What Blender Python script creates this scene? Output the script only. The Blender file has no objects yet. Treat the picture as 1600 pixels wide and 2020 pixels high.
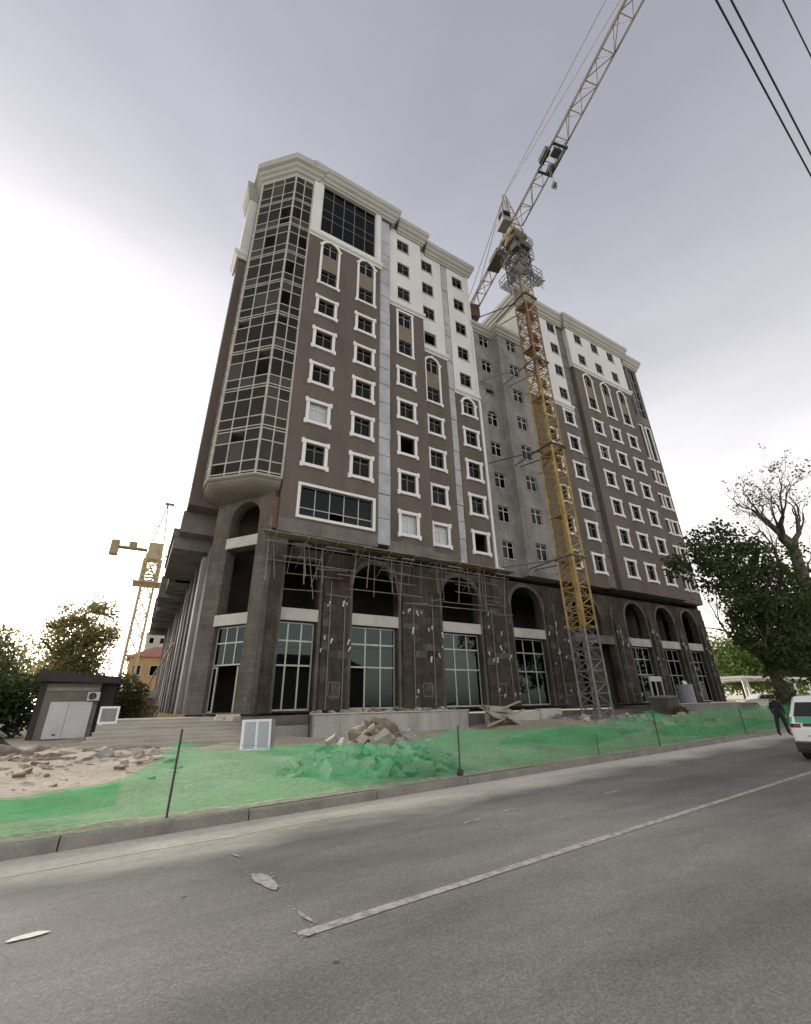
import bpy, bmesh, math, random
from mathutils import Vector, Matrix
random.seed(7)
R = math.radians
scene = bpy.context.scene
COL = scene.collection

# ------------------------------------------------------------------ camera
def cam_basis(yaw, pitch, roll):
    fw = Vector((math.sin(yaw)*math.cos(pitch), math.cos(yaw)*math.cos(pitch), math.sin(pitch)))
    r = Vector((math.cos(yaw), -math.sin(yaw), 0)); u = r.cross(fw)
    return r*math.cos(roll)+u*math.sin(roll), -r*math.sin(roll)+u*math.cos(roll), fw
_r, _u, _f = cam_basis(R(30.707), R(23.85), R(-1.0586))
cd = bpy.data.cameras.new('camera'); cd.sensor_fit = 'HORIZONTAL'; cd.sensor_width = 36
cd.lens = 857.57/1600*36; cd.clip_start = .05; cd.clip_end = 3000
cam = bpy.data.objects.new('camera', cd); COL.objects.link(cam)
cam.matrix_world = Matrix(((_r.x, _u.x, -_f.x, 0), (_r.y, _u.y, -_f.y, 0), (_r.z, _u.z, -_f.z, 1.6), (0, 0, 0, 1)))
scene.camera = cam

# ------------------------------------------------------------------ sky, sun, exposure
SUN_AZ, SUN_EL = R(-16), R(19)          # azimuth clockwise from +Y
world = bpy.data.worlds.new('World'); scene.world = world; world.use_nodes = True
nt = world.node_tree; nt.nodes.clear()
sky = nt.nodes.new('ShaderNodeTexSky'); sky.sky_type = 'NISHITA'; sky.sun_disc = False
sky.sun_elevation = SUN_EL; sky.sun_rotation = SUN_AZ
sky.air_density = 1.3; sky.dust_density = 4.0; sky.ozone_density = 1.0; sky.altitude = 700
hsv = nt.nodes.new('ShaderNodeHueSaturation'); hsv.inputs['Saturation'].default_value = .30
tint = nt.nodes.new('ShaderNodeMixRGB'); tint.blend_type = 'MULTIPLY'; tint.inputs[0].default_value = 1
tint.inputs[2].default_value = (1, 1, 1, 1)
# thin high cloud veil, soft and even over the whole dome
tc = nt.nodes.new('ShaderNodeTexCoord'); mp = nt.nodes.new('ShaderNodeMapping'); mp.inputs['Scale'].default_value = (1.2, 1.2, 3.5)
nz = nt.nodes.new('ShaderNodeTexNoise'); nz.inputs['Scale'].default_value = 2.1; nz.inputs['Detail'].default_value = 6; nz.inputs['Roughness'].default_value = .55
rg = nt.nodes.new('ShaderNodeMapRange'); rg.inputs['From Min'].default_value = .3; rg.inputs['From Max'].default_value = .7
rg.inputs['To Min'].default_value = .92; rg.inputs['To Max'].default_value = 1.06
veil = nt.nodes.new('ShaderNodeMixRGB'); veil.blend_type = 'MULTIPLY'; veil.inputs[0].default_value = 1
bg = nt.nodes.new('ShaderNodeBackground'); bg.inputs['Strength'].default_value = .15
wo = nt.nodes.new('ShaderNodeOutputWorld')
L = nt.links.new
gam = nt.nodes.new('ShaderNodeGamma'); gam.inputs['Gamma'].default_value = .6
L(sky.outputs[0], gam.inputs[0]); L(gam.outputs[0], hsv.inputs['Color']); L(hsv.outputs[0], tint.inputs[1])
L(tc.outputs['Generated'], mp.inputs[0]); L(mp.outputs[0], nz.inputs['Vector']); L(nz.outputs['Fac'], rg.inputs['Value'])
L(tint.outputs[0], veil.inputs[1]); L(rg.outputs[0], veil.inputs[2]); # dusty air: the dome pales evenly towards the whole horizon
sxyz = nt.nodes.new('ShaderNodeSeparateXYZ'); L(tc.outputs['Generated'], sxyz.inputs[0])
hz_ = nt.nodes.new('ShaderNodeMapRange'); hz_.interpolation_type = 'SMOOTHSTEP'; hz_.inputs['From Min'].default_value = -.1; hz_.inputs['From Max'].default_value = .95
hz_.inputs['To Min'].default_value = 0; hz_.inputs['To Max'].default_value = 1; L(sxyz.outputs['Z'], hz_.inputs['Value'])
pale = nt.nodes.new('ShaderNodeMixRGB'); pale.blend_type = 'MULTIPLY'; pale.inputs[0].default_value = 1
wr = nt.nodes.new('ShaderNodeValToRGB'); e = wr.color_ramp.elements; e[0].position = 0; e[0].color = (2.3, 2.06, 1.76, 1); e[1].position = 1; e[1].color = (.87, .855, .925, 1)
m_ = e.new(.42); m_.color = (1.84, 1.71, 1.64, 1); L(hz_.outputs[0], wr.inputs[0])
L(veil.outputs[0], pale.inputs[1]); L(wr.outputs[0], pale.inputs[2]); L(pale.outputs[0], bg.inputs['Color']); L(bg.outputs[0], wo.inputs[0])

sd = bpy.data.lights.new('sun', 'SUN'); sd.energy = 1.2; sd.angle = R(12); sd.color = (1, .93, .82)
sun = bpy.data.objects.new('sun', sd); COL.objects.link(sun)
_sd = Vector((math.sin(SUN_AZ)*math.cos(SUN_EL), math.cos(SUN_AZ)*math.cos(SUN_EL), math.sin(SUN_EL)))
sun.rotation_euler = _sd.to_track_quat('Z', 'Y').to_euler(); sun.location = (0, 0, 60)
scene.view_settings.view_transform = 'Standard'; scene.view_settings.look = 'None'
scene.view_settings.exposure = 1.22; scene.view_settings.gamma = 1
scene.cycles.max_bounces = 8; scene.cycles.transparent_max_bounces = 16
scene.cycles.use_denoising = True

# ------------------------------------------------------------------ materials
MATS = {}
def mat(name, col, rough=.8, var=.0, scale=4.0, bump=0.0, bscale=None, metal=0.0, stretch=(1, 1, 1), col2=None, detail=4, spec=.5, fine=0.0, thr=None):
    """Principled material, colour broken up by object-space noise, optional bump"""
    if name in MATS: return MATS[name]
    m = bpy.data.materials.new(name); m.use_nodes = True; t = m.node_tree; b = t.nodes['Principled BSDF']
    b.inputs['Roughness'].default_value = rough; b.inputs['Metallic'].default_value = metal
    b.inputs['Specular IOR Level'].default_value = spec
    c = (*col, 1)
    b.inputs['Base Color'].default_value = c
    if var or col2 or bump:
        g = t.nodes.new('ShaderNodeNewGeometry'); mpn = t.nodes.new('ShaderNodeMapping'); mpn.inputs['Scale'].default_value = stretch
        t.links.new(g.outputs['Position'], mpn.inputs[0])
        n = t.nodes.new('ShaderNodeTexNoise'); n.inputs['Scale'].default_value = scale; n.inputs['Detail'].default_value = detail; n.inputs['Roughness'].default_value = .62
        t.links.new(mpn.outputs[0], n.inputs['Vector'])
        if var or col2:
            r = t.nodes.new('ShaderNodeValToRGB')
            a, bb = thr or (.3, .7)
            r.color_ramp.elements[0].position = a; r.color_ramp.elements[1].position = bb
            if col2: r.color_ramp.elements[0].color = c; r.color_ramp.elements[1].color = (*col2, 1)
            else:
                r.color_ramp.elements[0].color = (*[x*(1-var) for x in col], 1); r.color_ramp.elements[1].color = (*[min(1, x*(1+var)) for x in col], 1)
            t.links.new(n.outputs['Fac'], r.inputs[0])
            out = r.outputs[0]
            if fine:
                n3 = t.nodes.new('ShaderNodeTexNoise'); n3.inputs['Scale'].default_value = scale*14; n3.inputs['Detail'].default_value = 2
                t.links.new(g.outputs['Position'], n3.inputs['Vector'])
                mr = t.nodes.new('ShaderNodeMapRange'); mr.inputs['From Min'].default_value = .3; mr.inputs['From Max'].default_value = .7
                mr.inputs['To Min'].default_value = 1-fine; mr.inputs['To Max'].default_value = 1+fine
                t.links.new(n3.outputs['Fac'], mr.inputs['Value'])
                mx = t.nodes.new('ShaderNodeMixRGB'); mx.blend_type = 'MULTIPLY'; mx.inputs[0].default_value = 1
                t.links.new(out, mx.inputs[1]); t.links.new(mr.outputs[0], mx.inputs[2]); out = mx.outputs[0]
            t.links.new(out, b.inputs['Base Color'])
        if bump:
            n2 = t.nodes.new('ShaderNodeTexNoise'); n2.inputs['Scale'].default_value = bscale or scale*5; n2.inputs['Detail'].default_value = 4
            t.links.new(mpn.outputs[0], n2.inputs['Vector'])
            bp = t.nodes.new('ShaderNodeBump'); bp.inputs['Strength'].default_value = bump; bp.inputs['Distance'].default_value = .03
            t.links.new(n2.outputs['Fac'], bp.inputs['Height']); t.links.new(bp.outputs[0], b.inputs['Normal'])
    MATS[name] = m
    return m

def glass(name, tr=(.35, .37, .36), refl=(.9, .95, .95), rough=.03, body=None, bodyf=.5):
    m = bpy.data.materials.new(name); m.use_nodes = True; t = m.node_tree; t.nodes.clear()
    o = t.nodes.new('ShaderNodeOutputMaterial'); tr_ = t.nodes.new('ShaderNodeBsdfTransparent'); tr_.inputs[0].default_value = (*tr, 1)
    gl = t.nodes.new('ShaderNodeBsdfGlossy'); gl.inputs['Color'].default_value = (*refl, 1); gl.inputs['Roughness'].default_value = rough
    fr = t.nodes.new('ShaderNodeFresnel'); fr.inputs['IOR'].default_value = 1.6
    mx = t.nodes.new('ShaderNodeMixShader'); src = tr_
    if body:
        d = t.nodes.new('ShaderNodeBsdfDiffuse'); d.inputs[0].default_value = (*body, 1)
        m2 = t.nodes.new('ShaderNodeMixShader'); m2.inputs[0].default_value = bodyf
        t.links.new(tr_.outputs[0], m2.inputs[1]); t.links.new(d.outputs[0], m2.inputs[2]); src = m2
    t.links.new(fr.outputs[0], mx.inputs[0]); t.links.new(src.outputs[0], mx.inputs[1]); t.links.new(gl.outputs[0], mx.inputs[2])
    t.links.new(mx.outputs[0], o.inputs[0]); MATS[name] = m
    return m

BROWN = mat('brown_plaster', (.132, .107, .094), .9, .2, .7, .15, 30, stretch=(1, 1, .3), fine=.07)
BROWN_L = mat('tan_plaster', (.2, .165, .13), .9, .12, 1.2, .12, 30)
WHITEW = mat('white_plaster', (.70, .71, .715), .85, .08, .7, .1, 25, stretch=(1, 1, .4), fine=.03)
TRIM = mat('white_trim', (.80, .80, .80), .7, .05, 1.4, .06, 20)
CORN = mat('cornice_plaster', (.45, .445, .425), .8, .08, .6, .08, 16)
CONC = mat('grey_concrete', (.255, .25, .241), .9, .3, .9, .35, 8, stretch=(1, 1, .6), fine=.14)
CONC_D = mat('dark_concrete', (.17, .16, .15), .92, .3, .8, .3, 9, fine=.12)
CONC_L = mat('pale_concrete', (.50, .49, .46), .9, .14, 1.2, .2, 12, fine=.08)
def masonry(name, dark, mid, light, stain, cw=.55, ch=.22, str_=.55, stk=1.0, stf=.5):
    """rough coursed stone: block courses, blotches, vertical run-off streaks, lime specks"""
    m = bpy.data.materials.new(name); m.use_nodes = True; t = m.node_tree; b = t.nodes['Principled BSDF']; b.inputs['Roughness'].default_value = .95; b.inputs['Specular IOR Level'].default_value = .2
    N = t.nodes.new; K = t.links.new; g = N('ShaderNodeNewGeometry')
    sx = N('ShaderNodeSeparateXYZ'); K(g.outputs['Position'], sx.inputs[0]); ad = N('ShaderNodeMath'); ad.operation = 'ADD'; K(sx.outputs['X'], ad.inputs[0]); K(sx.outputs['Y'], ad.inputs[1])
    cb = N('ShaderNodeCombineXYZ'); K(ad.outputs[0], cb.inputs['X']); K(sx.outputs['Z'], cb.inputs['Y'])
    br = N('ShaderNodeTexBrick'); br.inputs['Scale'].default_value = 1; br.inputs['Brick Width'].default_value = cw; br.inputs['Row Height'].default_value = ch; br.inputs['Mortar Size'].default_value = .012; br.inputs['Bias'].default_value = -.2
    br.inputs['Color1'].default_value = (.86, .86, .86, 1); br.inputs['Color2'].default_value = (1.1, 1.08, 1.06, 1); br.inputs['Mortar'].default_value = (.75, .74, .72, 1); K(cb.outputs[0], br.inputs['Vector'])
    def nz(sc, st, d=5, ro=.65):
        q = N('ShaderNodeMapping'); q.inputs['Scale'].default_value = st; K(g.outputs['Position'], q.inputs[0]); n = N('ShaderNodeTexNoise'); n.inputs['Scale'].default_value = sc; n.inputs['Detail'].default_value = d; n.inputs['Roughness'].default_value = ro; K(q.outputs[0], n.inputs['Vector']); return n.outputs['Fac']
    def ramp(src, stops):
        r = N('ShaderNodeValToRGB'); e = r.color_ramp.elements
        while len(e) < len(stops): e.new(.5)
        for k, (p, c) in enumerate(stops): e[k].position = p; e[k].color = (*c, 1)
        K(src, r.inputs[0]); return r.outputs[0]
    def mix(a, c, mode='MULTIPLY', f=1.0):
        x = N('ShaderNodeMixRGB'); x.blend_type = mode
        if isinstance(f, float): x.inputs[0].default_value = f
        else: K(f, x.inputs[0])
        K(a, x.inputs[1])
        if isinstance(c, tuple): x.inputs[2].default_value = (*c, 1)
        else: K(c, x.inputs[2])
        return x.outputs[0]
    c = ramp(nz(.9, (1, 1, .55)), [(.28, dark), (.5, mid), (.74, light)])
    c = mix(c, br.outputs['Color'])
    c = mix(c, ramp(nz(2.4, (1.6, 1.6, .13)), [(.35, (1-.38*stk,)*3), (.65, (1+.17*stk,)*3)]))
    c = mix(c, stain, 'MIX', ramp(nz(.55, (1, 1, .8), 4), [(.56, (0, 0, 0)), (.72, (stf,)*3)]))
    c = mix(c, (.42, .40, .37), 'MIX', ramp(nz(7.5, (1, 1, .5), 3), [(.70, (0, 0, 0)), (.76, (.7, .7, .7))]))
    K(c, b.inputs['Base Color'])
    bp = N('ShaderNodeBump'); bp.inputs['Strength'].default_value = str_; bp.inputs['Distance'].default_value = .05; K(mix(br.outputs['Color'], ramp(nz(9, (1, 1, .6)), [(.2, (.3,)*3), (.8, (1,)*3)])), bp.inputs['Height']); K(bp.outputs[0], b.inputs['Normal'])
    MATS[name] = m; return m
MASON = masonry('rough_masonry', (.042, .033, .028), (.085, .07, .058), (.145, .125, .108), (.085, .055, .042), stf=.4)
MASON_G = masonry('grey_masonry', (.082, .074, .067), (.135, .123, .111), (.19, .176, .16), (.13, .125, .10), .6, .2, .35, .3, .4)
BOARD = mat('grey_insulation_board', (.43, .45, .49), .8, .22, .7, .15, 8, fine=.1)
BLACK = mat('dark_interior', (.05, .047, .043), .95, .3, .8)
FRAMEW = mat('white_window_frame', (.62, .63, .62), .5, .06, 3)
FRAMED = mat('dark_window_frame', (.16, .15, .14), .5, .1, 3)
FRAMEG = mat('aluminium_frame', (.42, .43, .41), .4, .1, 3, metal=.3)
FRAMEB = mat('bay_frame', (.46, .44, .40), .55, .18, 2)
GLASS = glass('window_glass', (.14, .155, .155), (.3, .32, .32))
GLASSB = glass('bay_glass', (.66, .63, .57), (.42, .41, .37), .05, (.075, .063, .052), .28)
GLASSP = glass('shop_glass', (.15, .18, .19), (.5, .64, .68), .02)
FILM = mat('protective_film_pane', (.5, .54, .58), .35, .12, 2.5)
STEEL_G = mat('grey_steel', (.20, .205, .2), .6, .25, 2, metal=.2)
YEL = mat('yellow_crane_paint', (.38, .265, .10), .65, .35, 1.6)
ORA = mat('orange_rusty_paint', (.265, .15, .075), .75, .4, 1.4)
PINK = mat('faded_red_white_paint', (.40, .34, .29), .7, .28, .6)
DGREEN = mat('dark_green_steel', (.07, .08, .065), .7, .3, 1.5)
JIBM = mat('grey_lilac_jib_paint', (.30, .265, .24), .6, .2, .8)
WOOD = mat('scaffold_wood', (.25, .205, .145), .9, .3, 3, .2, 20, stretch=(.4, 1, 1))
WOODD = mat('weathered_wood', (.25, .22, .18), .9, .3, 3, .2, 20)

# ------------------------------------------------------------------ mesh helpers
class MB:
    def __init__(s): s.v = []; s.f = []; s.m = []
    def quad(s, a, b, c, d, mi=0):
        n = len(s.v); s.v += [tuple(a), tuple(b), tuple(c), tuple(d)]; s.f.append((n, n+1, n+2, n+3)); s.m.append(mi)
    def poly(s, pts, mi=0):
        n = len(s.v); s.v += [tuple(p) for p in pts]; s.f.append(tuple(range(n, n+len(pts)))); s.m.append(mi)
    def box(s, x0, x1, y0, y1, z0, z1, mi=0, T=None):
        n = len(s.v); p = [(x0, y0, z0), (x1, y0, z0), (x1, y1, z0), (x0, y1, z0), (x0, y0, z1), (x1, y0, z1), (x1, y1, z1), (x0, y1, z1)]
        if T: p = [tuple(T @ Vector(q)) for q in p]
        s.v += p
        for f in ((0, 3, 2, 1), (4, 5, 6, 7), (0, 1, 5, 4), (1, 2, 6, 5), (2, 3, 7, 6), (3, 0, 4, 7)):
            s.f.append(tuple(n+i for i in f)); s.m.append(mi)
    def tube(s, p, q, r, k=5, mi=0, r2=None, cap=True):
        p = Vector(p); q = Vector(q); d = q-p
        if d.length < 1e-6: return
        d.normalize(); a = d.orthogonal().normalized(); b = d.cross(a); r2 = r if r2 is None else r2; n = len(s.v)
        for c, rr in ((p, r), (q, r2)):
            for i in range(k):
                w = 2*math.pi*(i+.5)/k; s.v.append(tuple(c+(a*math.cos(w)+b*math.sin(w))*rr))
        for i in range(k):
            j = (i+1) % k; s.f.append((n+i, n+j, n+k+j, n+k+i)); s.m.append(mi)
        if cap:
            s.f.append(tuple(n+i for i in reversed(range(k)))); s.m.append(mi); s.f.append(tuple(n+k+i for i in range(k))); s.m.append(mi)
    def bar(s, p, q, w, h=None, mi=0):
        s.tube(p, q, w*.7071, 4, mi)
    def mesh(s, name, mats, smooth=False):
        me = bpy.data.meshes.new(name); me.from_pydata(s.v, [], s.f)
        for m in (mats if isinstance(mats, (list, tuple)) else [mats]): me.materials.append(m)
        if any(s.m): me.polygons.foreach_set('material_index', s.m)
        if smooth: me.polygons.foreach_set('use_smooth', [True]*len(s.f))
        me.update(); return me
    def build(s, name, mats, parent=None, loc=(0, 0, 0), rz=0, smooth=False):
        return put(name, s.mesh(name, mats, smooth), parent, loc, rz)

def put(name, me, parent=None, loc=(0, 0, 0), rz=0):
    o = bpy.data.objects.new(name, me); COL.objects.link(o); o.parent = parent; o.location = loc
    if rz: o.rotation_euler = (0, 0, rz)
    return o
def tag(o, label, cat, group=None):
    o['label'] = label; o['category'] = cat
    if group: o['group'] = group
    return o
def thing(name, label, cat, loc=(0, 0, 0), rz=0, group=None):
    return tag(put(name, None, None, loc, rz), label, cat, group)
def struct(o): o['kind'] = 'structure'; return o
def stuff(o): o['kind'] = 'stuff'; return o
def copy_tree(o, parent=None):
    c = o.copy(); COL.objects.link(c); c.parent = parent
    for ch in list(o.children): copy_tree(ch, c)
    return c
def sstep(a, b, x):
    t = max(0, min(1, (x-a)/(b-a))); return t*t*(3-2*t)
# ================================================================== SETTING
KY = lambda x: 7.95+.118*x                 # foot of the kerb
def site_h(x, y):
    v = y-KY(x)
    h = .14+.10*sstep(.3, 5, v)+.42*sstep(13, 24, x)*sstep(3, 11, v)-.1*sstep(1, -4, x)*sstep(10, 18, v)
    h += (.05*math.sin(x*.9+y*.4)+.04*math.sin(y*1.7-x*.6)+.03*math.sin(x*2.3+y*1.1))*sstep(.3, 1.5, v)
    return h
def ground_material():
    m = bpy.data.materials.new('site_dirt'); m.use_nodes = True; t = m.node_tree; b = t.nodes['Principled BSDF']; b.inputs['Roughness'].default_value = .95
    g = t.nodes.new('ShaderNodeNewGeometry')
    def nz(s, d=5):
        n = t.nodes.new('ShaderNodeTexNoise'); n.inputs['Scale'].default_value = s; n.inputs['Detail'].default_value = d; n.inputs['Roughness'].default_value = .65
        t.links.new(g.outputs['Position'], n.inputs['Vector']); return n
    def ramp(n, a, ca, c, cc):
        r = t.nodes.new('ShaderNodeValToRGB'); r.color_ramp.elements[0].position = a; r.color_ramp.elements[0].color = (*ca, 1)
        r.color_ramp.elements[1].position = c; r.color_ramp.elements[1].color = (*cc, 1); t.links.new(n.outputs['Fac'], r.inputs[0]); return r
    r1 = ramp(nz(.5), .3, (.40, .345, .265), .7, (.6, .545, .455)); r2 = ramp(nz(7), .32, (.6, .58, .55), .62, (1.08, 1.06, 1.03)); r3 = ramp(nz(45, 2), .3, (.7, .7, .7), .65, (1.1, 1.1, 1.1))
    for a, c in ((r1, r2),):
        mx = t.nodes.new('ShaderNodeMixRGB'); mx.blend_type = 'MULTIPLY'; mx.inputs[0].default_value = 1
        t.links.new(a.outputs[0], mx.inputs[1]); t.links.new(c.outputs[0], mx.inputs[2])
    m2 = t.nodes.new('ShaderNodeMixRGB'); m2.blend_type = 'MULTIPLY'; m2.inputs[0].default_value = 1
    t.links.new(mx.outputs[0], m2.inputs[1]); t.links.new(r3.outputs[0], m2.inputs[2]); t.links.new(m2.outputs[0], b.inputs['Base Color'])
    bp = t.nodes.new('ShaderNodeBump'); bp.inputs['Strength'].default_value = .7; bp.inputs['Distance'].default_value = .05
    t.links.new(nz(12).outputs['Fac'], bp.inputs['Height']); t.links.new(bp.outputs[0], b.inputs['Normal']); MATS['site_dirt'] = m
    return m
DIRT = ground_material()
mb = MB(); mb.quad((-900, -900, -.06), (900, -900, -.06), (900, 900, -.06), (-900, 900, -.06))
struct(mb.build('ground', mat('far_ground', (.22, .21, .15), .95, .25, .05, fine=.2)))
mb = MB(); xs = [-60, -45, -32, -24, -18, -14, -11]+[-9+.45*i for i in range(80)]+[28+1.6*i for i in range(26)]+[75, 90, 120]
vs = [.0]+[.25*i for i in range(1, 14)]+[3.6+.8*i for i in range(24)]+[26, 32, 40, 55, 75, 100]
for x in xs:
    for v in vs:
        y = KY(x)+.16+v; mb.v.append((x, y, site_h(x, y)))
nv = len(vs)
for i in range(len(xs)-1):
    for j in range(nv-1):
        a = i*nv+j; mb.f.append((a, a+nv, a+nv+1, a+1)); mb.m.append(0)
struct(mb.build('site_ground', DIRT, smooth=True))

def road_material():
    m = bpy.data.materials.new('worn_asphalt'); m.use_nodes = True; t = m.node_tree; b = t.nodes['Principled BSDF']; b.inputs['Roughness'].default_value = .82; b.inputs['Specular IOR Level'].default_value = .35
    g = t.nodes.new('ShaderNodeNewGeometry'); N = t.nodes.new; K = t.links.new
    def nz(s, d=4, st=None, ro=.6):
        n = N('ShaderNodeTexNoise'); n.inputs['Scale'].default_value = s; n.inputs['Detail'].default_value = d; n.inputs['Roughness'].default_value = ro
        if st:
            q = N('ShaderNodeMapping'); q.inputs['Scale'].default_value = st; q.inputs['Rotation'].default_value = (0, 0, R(-6)); K(g.outputs['Position'], q.inputs[0]); K(q.outputs[0], n.inputs['Vector'])
        else: K(g.outputs['Position'], n.inputs['Vector'])
        return n
    def ramp(src, stops):
        r = N('ShaderNodeValToRGB'); e = r.color_ramp.elements
        while len(e) < len(stops): e.new(.5)
        for k, (p, c) in enumerate(stops): e[k].position = p; e[k].color = (*c, 1) if len(c) == 3 else c
        K(src, r.inputs[0]); return r.outputs[0]
    def mul(a, c):
        x = N('ShaderNodeMixRGB'); x.blend_type = 'MULTIPLY'; x.inputs[0].default_value = 1; K(a, x.inputs[1]); K(c, x.inputs[2]); return x.outputs[0]
    base = ramp(nz(.45, 5, (.35, 1.3, 1)).outputs['Fac'], [(.3, (.168, .162, .151)), (.7, (.238, .23, .215))])
    g1 = ramp(nz(55, 4, None, .8).outputs['Fac'], [(.28, (.70,)*3), (.72, (1.28,)*3)])
    vo = N('ShaderNodeTexVoronoi'); vo.inputs['Scale'].default_value = 130; K(g.outputs['Position'], vo.inputs['Vector'])
    g2 = ramp(vo.outputs['Distance'], [(.1, (1.14, 1.12, 1.1)), (.45, (.95,)*3)])
    g3 = ramp(nz(1.6, 4, (.5, 1.4, 1), .7).outputs['Fac'], [(.36, (.86, .855, .85)), (.62, (1.05,)*3)])
    c = mul(mul(mul(base, g1), g2), g3)
    ag = N('ShaderNodeTexVoronoi'); ag.inputs['Scale'].default_value = 62; K(g.outputs['Position'], ag.inputs['Vector']); sc_ = N('ShaderNodeSeparateColor'); K(ag.outputs['Color'], sc_.inputs[0])
    c = mul(c, ramp(sc_.outputs[0], [(0, (.80,)*3), (.55, (1.0,)*3), (1, (1.24, 1.23, 1.21))]))
    c = mul(c, ramp(nz(.42, 3, (.5, 1.6, 1), .5).outputs['Fac'], [(.36, (.80, .80, .80)), (.55, (1.03,)*3)]))
    # hairline cracks and polished wheel tracks along the road
    q = N('ShaderNodeMapping'); q.inputs['Scale'].default_value = (.28, .5, 1); K(g.outputs['Position'], q.inputs[0]); wn = nz(1.3, 4); mxv = N('ShaderNodeMixRGB'); mxv.inputs[0].default_value = .16; K(q.outputs[0], mxv.inputs[1]); K(wn.outputs['Color'], mxv.inputs[2])
    ck = N('ShaderNodeTexVoronoi'); ck.feature = 'DISTANCE_TO_EDGE'; ck.inputs['Scale'].default_value = 1.0; K(mxv.outputs[0], ck.inputs['Vector'])
    cf = ramp(ck.outputs['Distance'], [(.0015, (.8,)*3), (.004, (1, 1, 1))]); cm_ = ramp(nz(.35, 2).outputs['Fac'], [(.5, (0,)*3), (.56, (1,)*3)])
    xk = N('ShaderNodeMixRGB'); xk.blend_type = 'MULTIPLY'; K(cm_, xk.inputs[0]); K(c, xk.inputs[1]); K(cf, xk.inputs[2]); c = xk.outputs[0]
    tk = N('ShaderNodeTexWave'); tk.wave_type = 'BANDS'; tk.bands_direction = 'Y'; tk.inputs['Scale'].default_value = .19; tk.inputs['Distortion'].default_value = 1.2; tk.inputs['Detail'].default_value = 2; tk.inputs['Detail Scale'].default_value = .4
    q2 = N('ShaderNodeMapping'); q2.inputs['Rotation'].default_value = (0, 0, R(-6)); K(g.outputs['Position'], q2.inputs[0]); K(q2.outputs[0], tk.inputs['Vector'])
    c = mul(c, ramp(tk.outputs['Fac'], [(.2, (.93,)*3), (.8, (1.04,)*3)]))
    # dark oil spots
    sp = N('ShaderNodeTexVoronoi'); sp.inputs['Scale'].default_value = 1.7; sp.inputs['Randomness'].default_value = 1; K(g.outputs['Position'], sp.inputs['Vector'])
    c = mul(c, ramp(sp.outputs['Distance'], [(.035, (.38,)*3), (.06, (1, 1, 1))]))
    # sand blown against the kerb: distance from the kerb line
    sx = N('ShaderNodeSeparateXYZ'); K(g.outputs['Position'], sx.inputs[0])
    a = N('ShaderNodeMath'); a.operation = 'MULTIPLY_ADD'; a.inputs[1].default_value = -.118; K(sx.outputs['X'], a.inputs[0]); K(sx.outputs['Y'], a.inputs[2])
    w = nz(.55, 4, (.6, 1.5, 1)); a2 = N('ShaderNodeMath'); a2.operation = 'MULTIPLY_ADD'; a2.inputs[1].default_value = 2.2; K(w.outputs['Fac'], a2.inputs[0]); K(a.outputs[0], a2.inputs[2])
    mr = N('ShaderNodeMapRange'); mr.inputs['From Min'].default_value = 7.5; mr.inputs['From Max'].default_value = 8.6; K(a2.outputs[0], mr.inputs['Value'])
    fn = nz(9, 4); mm = N('ShaderNodeMath'); mm.operation = 'MULTIPLY'; mm.use_clamp = True; K(mr.outputs[0], mm.inputs[0])
    f2 = N('ShaderNodeMapRange'); f2.inputs['From Min'].default_value = .3; f2.inputs['From Max'].default_value = .65; f2.inputs['To Min'].default_value = .72; f2.inputs['To Max'].default_value = 1.0
    K(fn.outputs['Fac'], f2.inputs['Value']); K(f2.outputs[0], mm.inputs[1])
    x = N('ShaderNodeMixRGB'); K(mm.outputs[0], x.inputs[0]); K(c, x.inputs[1]); x.inputs[2].default_value = (.70, .63, .545, 1)
    K(x.outputs[0], b.inputs['Base Color'])
    bp = N('ShaderNodeBump'); bp.inputs['Strength'].default_value = .25; bp.inputs['Distance'].default_value = .008
    K(vo.outputs['Distance'], bp.inputs['Height']); K(bp.outputs[0], b.inputs['Normal'])
    return m
mb = MB()
for i in range(20):
    x0 = -60+i*12; x1 = x0+12
    mb.quad((x0, KY(x0)-22, 0), (x1, KY(x1)-22, 0), (x1, KY(x1)+.02, 0), (x0, KY(x0)+.02, 0))
road = struct(mb.build('road', road_material()))
# painted markings, worn ragged paint
def paint_mat():
    m = bpy.data.materials.new('worn_road_paint'); m.use_nodes = True; t = m.node_tree; b = t.nodes['Principled BSDF']; b.inputs['Roughness'].default_value = .75
    g = t.nodes.new('ShaderNodeNewGeometry'); n = t.nodes.new('ShaderNodeTexNoise'); n.inputs['Scale'].default_value = 9; n.inputs['Detail'].default_value = 6; n.inputs['Roughness'].default_value = .7
    t.links.new(g.outputs['Position'], n.inputs['Vector'])
    r = t.nodes.new('ShaderNodeValToRGB'); r.color_ramp.elements[0].position = .38; r.color_ramp.elements[0].color = (.2, .188, .17, 1); r.color_ramp.elements[1].position = .56; r.color_ramp.elements[1].color = (.42, .395, .355, 1)
    t.links.new(n.outputs['Fac'], r.inputs[0]); t.links.new(r.outputs[0], b.inputs['Base Color']); return m
PAINT = paint_mat()
def ragged(pts_left, pts_right, name, z=.004, mtl=PAINT):
    mb = MB()
    for i in range(len(pts_left)-1): mb.quad((*pts_right[i], z), (*pts_right[i+1], z), (*pts_left[i+1], z), (*pts_left[i], z))
    return mb.build(name, mtl, road)
def lane(x0, x1, yf, w, name, n=60, jit=.006, mtl=None):
    l = []; r = []
    for i in range(n+1):
        x = x0+(x1-x0)*i/n; y = yf(x); l.append((x, y+w/2+random.uniform(-jit, jit))); r.append((x, y-w/2+random.uniform(-jit, jit)))
    return ragged(l, r, name, mtl=mtl or PAINT)
lane(1.46, 60, lambda x: 4.17+(x-1.46)*.094-.0006*max(0, x-5)**1.5, .105, 'lane_line', 160)
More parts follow.
